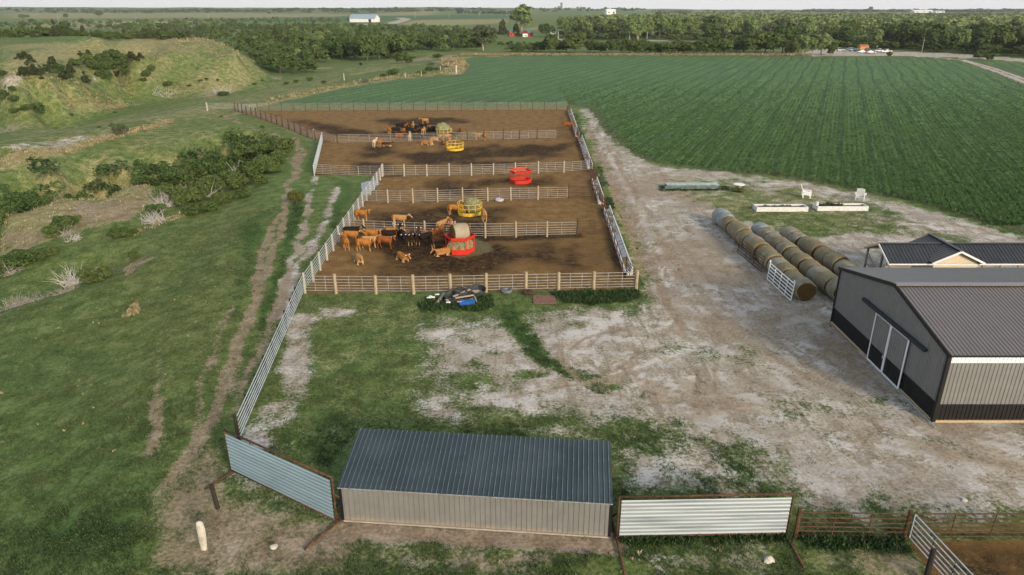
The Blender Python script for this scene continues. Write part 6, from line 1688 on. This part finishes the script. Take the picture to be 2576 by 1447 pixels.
# dead brush
def brush(u, v, wpx, hpx, label, n=60, group=None, pale=False):
    p = hit(u, v); dep = p.y * CN + (CH - p.z) * SN; k = dep / FPX
    W, Hh = wpx * k, hpx * k
    mb = MB(); rd = random.Random(int(u * 7 + v))
    for i in range(n):
        q = Vector((rd.uniform(-.5, .5) * W * .7, rd.uniform(-.3, .3) * W * .7, 0))
        q.z = zg(p.x + q.x, p.y + q.y) - p.z
        a = rd.uniform(0, 6.28); el = rd.uniform(.15, 1.25); L = Hh * rd.uniform(.5, 1.25)
        pts = [q]
        for s in range(4):
            a += rd.uniform(-.5, .5); el += rd.uniform(-.35, .2)
            pts.append(pts[-1] + Vector((math.cos(a) * math.cos(el), math.sin(a) * math.cos(el), math.sin(el))) * L / 4)
        r0 = max(.022, .02 * Hh) * rd.uniform(.6, 1.3)
        mb.tube(pts, [r0, r0 * .8, r0 * .6, r0 * .45, r0 * .2], 4, False)
    o = link('dead_brush', mb.mesh('dead_brush', (0, 0, 0)), mat('bleached_wood', (.34, .32, .29), .9, .2, 6, col2=(.50, .48, .45)) if pale else DEADWOOD); o.location = p
    return tag(o, label, 'dead brush', group)
brush(417, 518, 80, 34, 'grey dead brush against the dark ravine shrubs', 90, pale=True)
brush(390, 560, 76, 34, 'pale grey spreading dead brush on the near ravine lip', 100, pale=True)
brush(157, 592, 60, 30, 'tangle of dead branches under the ravine bush', 70); brush(188, 606, 50, 24, 'dead branches fallen on the near ravine slope', 60, pale=True)
brush(186, 716, 60, 54, 'white dead brush beside the rounded green bush', 80, pale=True); brush(165, 736, 70, 24, 'brown dead brush below the rounded green bush', 80)
brush(80, 760, 90, 26, 'low brown dead brush along the near crease', 90); brush(30, 775, 70, 36, 'dark dead brush at the left edge of the near crease', 80); brush(20, 690, 70, 40, 'dead brush at the left edge of the ravine floor', 70)
brush(410, 240, 70, 20, 'bleached fallen branches at the foot of the right hill', 60, pale=True); brush(445, 246, 60, 12, 'low dead branches along the valley foot', 50)
brush(533, 242, 60, 20, 'brown dead brush between the hills and the trail', 70); brush(562, 236, 50, 22, 'grey dead brush above the low dark bush', 70, pale=True)
brush(100, 290, 90, 14, 'fallen branches beneath the left hill bushes', 70); brush(343, 266, 40, 10, 'small heap of dead branches in the green valley', 40); brush(694, 200, 40, 14, 'dead branches at the tip of the right hill', 40); brush(27, 330, 80, 22, 'brown dead weeds at the left edge of the green valley', 80)
for u_, v_ in ((470, 470), (525, 495), (440, 500), (610, 440)): brush(u_, v_, 54, 40, 'grey dead limbs sticking out of the ravine shrubs', 40, 'dead limbs in the ravine shrubs', True)
brush(700, 408, 36, 26, 'bare dead branch sticking out of the light shrubs', 16, pale=True); brush(1962, 138, 34, 7, 'pile of bleached logs at the crop fringe', 30, pale=True)
g_ = hit(318, 695); mb = MB(); mb.tube([g_ + Z * -.1, g_ + Vector((.25, .2, .5)), g_ + Vector((.6, .35, 1.1))], [.16, .14, .10], 7); tag(mb.build('tree_stump', BARK, None, (0, 0, 0)), 'dark broken stump on the bare dirt bank', 'stump')

# ------------------------------------------------------------------ far buildings, cars, poles
TEAL = mat('teal_roof', (.05, .14, .13), .5); REDWALL = mat('red_wall', (.34, .045, .03), .7); GREYROOF = mat('pale_blue_roof', (.24, .31, .38), .45, .08, .2); WWALL = mat('white_wall', (.66, .67, .66), .6, .05, .3); HUTM = mat('orange_wood', (.46, .20, .07), .7, .1, 1); DARKGLASS = mat('dark_window', (.02, .025, .03), .1, .1, 1, spec=.6)
def house(name, label, cat, u, v, Lpx, dpx, hw, hr, rz, wm, rm, win=0, door=True):
    p = hit(u, v); dep = p.y * CN + (CH - p.z) * SN; k = dep / FPX
    L, D, HW, HR = Lpx * k, dpx * k, hw * k, hr * k
    t = thing(name, label, cat, tuple(p), rz)
    def K(nm, mb, m, par=None):
        return link(nm, mb.mesh(nm), m, par or t)
    mb = MB(); mb.prism([(-D / 2, -.5), (D / 2, -.5), (D / 2, HW), (0, HW + HR), (-D / 2, HW)], -L / 2, L / 2, 'x'); K('wall', mb, wm)
    mb = MB(); ov = L * .02
    for s in (-1, 1): mb.add([(-L / 2 - ov, 0, HW + HR + .06), (L / 2 + ov, 0, HW + HR + .06), (L / 2 + ov, s * D * .54, HW - HR * .08 + .06), (-L / 2 - ov, s * D * .54, HW - HR * .08 + .06), (-L / 2 - ov, 0, HW + HR + .2), (L / 2 + ov, 0, HW + HR + .2), (L / 2 + ov, s * D * .54, HW - HR * .08 + .18), (-L / 2 - ov, s * D * .54, HW - HR * .08 + .18)], [(0, 1, 2, 3), (4, 5, 6, 7), (2, 3, 7, 6), (0, 3, 7, 4), (1, 2, 6, 5)])
    K('roof', mb, rm)
    for i in range(win):
        mb = MB(); mb.box((-L / 2 + L * (i + .5) / win, -D / 2 - .02, HW * .55), (L / win * .3, .05, HW * .35)); K('window', mb, DARKGLASS)
    if door:
        mb = MB(); mb.box((L * .3, -D / 2 - .03, HW * .4), (L * .10, .05, HW * .8)); K('door', mb, DARKGLASS)
    return t
house('machine_shed', 'long white shed with pale blue roof on the far plain', 'shed', 918, 56, 68, 30, 9, 9, R(-14), WWALL, GREYROOF, 0, True)
house('farm_house', 'white house with teal roof above the cottonwood rank', 'house', 1535, 37, 24, 16, 9, 4, R(10), WWALL, WWALL, 2)
house('cottage', 'red cottage with teal roof under the giant cottonwood, left one', 'house', 1288, 92, 18, 14, 10, 5, R(20), REDWALL, TEAL, 2)
house('cottage', 'red cottage with teal gable roof and white porch, right one', 'house', 1327, 92, 24, 18, 9, 6, R(60), REDWALL, TEAL, 2)
house('porch_shed', 'small white shed against the right red cottage', 'shed', 1321, 94, 12, 8, 5, 2, R(5), WWALL, WWALL, 1)
house('small_shed', 'small white shed with teal roof in the dark trees by the white pole', 'shed', 1391, 88, 14, 8, 9, 3, R(0), WWALL, TEAL, 1)
house('trailer_home', 'white trailer showing through the left valley trees', 'trailer', 694, 76, 20, 8, 5, 1.5, R(-5), WWALL, WWALL, 2)
house('silver_shed', 'grey shed half buried in the left valley trees', 'shed', 672, 92, 36, 18, 5, 4, R(-10), mat('grey_wall', (.26, .26, .25), .6), mat('grey_shed_roof', (.20, .20, .19), .5), 1)
house('plains_warehouse', 'long pale warehouse far off under the right horizon', 'warehouse', 2318, 32, 50, 20, 3, 3, R(4), WWALL, WWALL, 3); house('plains_store', 'smaller pale building right of the far warehouse', 'warehouse', 2362, 32, 22, 12, 3, 2, R(-4), WWALL, GREYROOF, 2)
house('wooden_kiosk', 'orange brown wooden kiosk behind the parked cars', 'kiosk', 2170, 128, 22, 14, 11, 3.5, R(4), HUTM, mat('brown_roof', (.26, .12, .05), .7), 0, True)
p = hit(1412, 24); k = p.y / FPX; t = thing('grain_elevator', 'grey grain elevator tower on the horizon', 'grain elevator', tuple(p))
for nm, c, d in (('tower', (0, 0, 9), (7, 8, 19)), ('headhouse', (0, 0, 21), (9, 6, 5)), ('annex', (-9, 0, 5.5), (10, 9, 12))):
    mb = MB(); mb.box(Vector(c) * k * .62 * 1.0, Vector(d) * k * .62); link(nm, mb.mesh(nm), mat('elevator_concrete', (.15, .15, .15), .8), t)
def pole(u, vt, vb, label, arm=True, m=None, r=.14):
    p = hit(u, vb); h = max(3, zat(u, vt, p.x, p.y) - p.z); t = thing('utility_pole', label, 'utility pole', tuple(p), 0, 'utility poles')
    s = max(1, p.y / 500)
    mb = MB(); mb.tube([p - Z * .3, p + Z * h], [r * s, r * s * .7], 7); mb.build('pole', m or POSTGREY, t)
    if arm: mb = MB(); mb.bar(p + Vector((-1.1, 0, h - .8)), p + Vector((1.1, 0, h - .8)), .14 * s, .14 * s); mb.build('crossarm', m or POSTGREY, t)
pole(2318, 96, 134, 'tall pale utility pole by the gravel road near the parking area', False)
pole(1404, 79, 101, 'thin white pole at the bend of the crop road', False, WHITEM)
for i, (u, a, b) in enumerate(((150, 40, 67), (343, 43, 56))): pole(u, a, b, ('pale utility pole on the plain left, taller one', 'pale utility pole rising from the scrub, second from the left')[i])
for u, a, b, lab in ((526, 37, 48, 'far utility pole above the scrub left of centre'), (624, 37, 49, 'far utility pole beyond the left valley trees'), (1044, 28, 45, 'far utility pole right of the long white shed'), (1130, 32, 44, 'far utility pole in the middle of the tan field'), (1206, 28, 41, 'far utility pole under the dark shelterbelt'), (1275, 27, 41, 'far utility pole just left of the giant cottonwood')): pole(u, a, b, lab)
g_ = hit(2205, 127); t = thing('sign_post', 'small green sign on a post at the parking area', 'sign', tuple(g_))
mb = MB(); mb.tube([g_, g_ + Z * 2.4], .08); mb.build('post', POSTWOOD, t); mb = MB(); mb.box(g_ + Z * 2.3, (.9, .08, .7)); mb.build('board', TEAL, t)
g_ = hit(1148, 188); mb = MB(); mb.tube([g_ - Z * .2, g_ + Z * 3.2], .30, 8); tag(mb.build('corner_post', STONE, None, (0, 0, 0)), 'tall pale corner post at the tip of the crop', 'post')
for i, (u, v) in enumerate(((866, 203), (1060, 192), (1020, 196), (1108, 178), (1128, 166))):
    g_ = hit(u, v); mb = MB(); mb.tube([g_ - Z * .2, g_ + Z * (2.4 if i == 0 else 1.7)], .16, 7); tag(mb.build('boundary_post', STONE if i == 0 else POSTGREY, None, (0, 0, 0)), 'white post on the grassy strip beside the crop, leftmost' if i == 0 else 'grey post of the old fence line around the crop tip', 'post', None if i == 0 else 'old fence posts')

def car_parts(kind_):
    """a car facing +X: outline lofted across its width"""
    L = 4.7 if kind_ != 'pickup' else 5.6
    if kind_ == 'pickup': body = [(-2.8, .45), (-2.8, 1.05), (-.9, 1.05), (-.9, 1.08), (1.0, 1.08), (2.6, 1.0), (2.8, .8), (2.8, .45)]; cab = [(-.95, 1.06), (-.75, 1.78), (.55, 1.78), (1.15, 1.06)]
    elif kind_ == 'suv': body = [(-2.35, .45), (-2.35, 1.05), (1.1, 1.05), (2.2, .95), (2.35, .75), (2.35, .45)]; cab = [(-2.3, 1.03), (-2.0, 1.72), (.5, 1.72), (1.15, 1.03)]
    else: body = [(-2.3, .4), (-2.3, .95), (1.0, .92), (2.15, .82), (2.3, .65), (2.3, .4)]; cab = [(-1.9, .93), (-1.1, 1.42), (.3, 1.42), (1.1, .91)]
    b = MB(); b.prism(body, -.9, .9); r = MB(); cx = [(x * .995, z + .01) for x, z in cab]
    g = MB(); n = len(cab); vs = [(x, -.86, z) for x, z in cab] + [(x, .86, z) for x, z in cab]
    vs = [(x, y * (.84 if z > 1.3 else 1), z) for x, y, z in vs]
    g.add(vs, [(0, 1, 2, 3), (7, 6, 5, 4), (0, 1, 5, 4), (2, 3, 7, 6)])
    zt = max(z for x, z in cab); xa, xb = [x for x, z in cab if z == zt]
    r.box(((xa + xb) / 2, 0, zt + .03), (xb - xa + .1, 1.46, .07)); r.bar(((xa + xb) / 2, -.80, 1.0), ((xa + xb) / 2, -.74, zt), .12, .05); r.bar(((xa + xb) / 2, .80, 1.0), ((xa + xb) / 2, .74, zt), .12, .05)
    wl = MB(); wl.tube([(0, -.12, 0), (0, .12, 0)], .36, 12)
    h = MB(); h.box((0, 0, 0), (.06, .3, .14))
    wb = 1.75 if kind_ == 'pickup' else 1.4
    return b.mesh('body'), g.mesh('windows'), r.mesh('roof'), wl.mesh('wheel'), h.mesh('headlight'), wb, body[-2][0], .78
CARP = {k: car_parts(k) for k in ('pickup', 'suv', 'sedan')}
def car(u, v, k, col, rz, label, nm='parked_car'):
    p = hit(u, v); t = thing(nm, label, 'pickup' if k == 'pickup' else 'car', tuple(p), R(rz), 'vehicles at the parking area')
    b, g, r, wl, h, wb, fx_, fz_ = CARP[k]
    m = mat('car_paint_' + '_'.join('%02d' % int(c * 99) for c in col), col, .3, .03, 1, spec=.5)
    def L_(n_, me_, mm, loc=(0, 0, 0)):
        o = bpy.data.objects.new(n_, me_); COL.objects.link(o)
        if not me_.materials: me_.materials.append(mm)
        o.material_slots[0].link = 'OBJECT'; o.material_slots[0].material = mm; o.parent = t; o.location = loc
    L_('body', b, m); L_('windows', g, DARKGLASS); L_('roof', r, m)
    for x in (-wb, wb):
        for y in (-.82, .82): L_('wheel', wl, TYREM, (x, y, .36))
    for y in (-.6, .6): L_('headlight', h, WHITEM, (fx_, y, fz_))
for u, v, k, col, rz, lab in ((2113,129,'suv',(.62,.64,.66),-25,'white car at the left end of the parked row'),(2131,129,'sedan',(.26,.34,.42),-30,'light blue car, second in the parked row'),(2143,128,'suv',(.36,.44,.50),-20,'pale blue grey car behind the dark one'),(2158,130,'suv',(.03,.035,.045),-5,'dark blue wagon in front of the kiosk'),(2168,134,'sedan',(.66,.66,.66),0,'white low car nearest the crop, before the dark wagon'),(2185,130,'suv',(.12,.13,.14),-15,'dark grey car right of the kiosk'),(2190,135,'sedan',(.5,.5,.52),5,'silver car nearest the crop, middle of the row'),(2210,131,'pickup',(.52,.56,.62),195,'silver white pickup, left of the last pickup'),(2229,133,'pickup',(.72,.72,.70),185,'white pickup at the right end of the parked row')):
    car(u, v, k, col, rz, lab, 'pickup_truck' if k == 'pickup' else 'parked_car')
pw = P2([(2022,122),(2060,121),(2094,121),(2092,108),(2055,106),(2026,109)])
mb = MB(); zz = float(np.max(hz(pw[:, 0], pw[:, 1]))) + .12; mb.add([(x, y, zz) for x, y in pw], [tuple(range(len(pw)))]); tag(mb.build('pond_water', mat('pond', (.05, .06, .06), .03, .1, 1, spec=.9), None, (0, 0, 0)), kind='structure')
g_ = P2([(903, 163), (906, 158), (912, 160), (910, 165)])
mb = MB(); mb.add([(x, y, zg(x, y) + .15) for x, y in g_], [(0, 1, 2, 3)]); tag(mb.build('creek_water', MATS['pond'], None, (0, 0, 0)), kind='structure')

# ------------------------------------------------------------------ air
mb = MB(); mb.box((0, 3400, 25), (18000, 9000, 150)); hz_m = bpy.data.materials.new('haze'); hz_m.use_nodes = True
tt = hz_m.node_tree; tt.nodes.remove(tt.nodes['Principled BSDF'])
pv = tt.nodes.new('ShaderNodeVolumePrincipled'); pv.inputs['Color'].default_value = (.93, .95, .96, 1); pv.inputs['Density'].default_value = .000065; pv.inputs['Anisotropy'].default_value = .3
tt.links.new(pv.outputs[0], tt.nodes['Material Output'].inputs['Volume'])
tag(mb.build('haze', hz_m, None, (0, 0, 0)), kind='stuff')
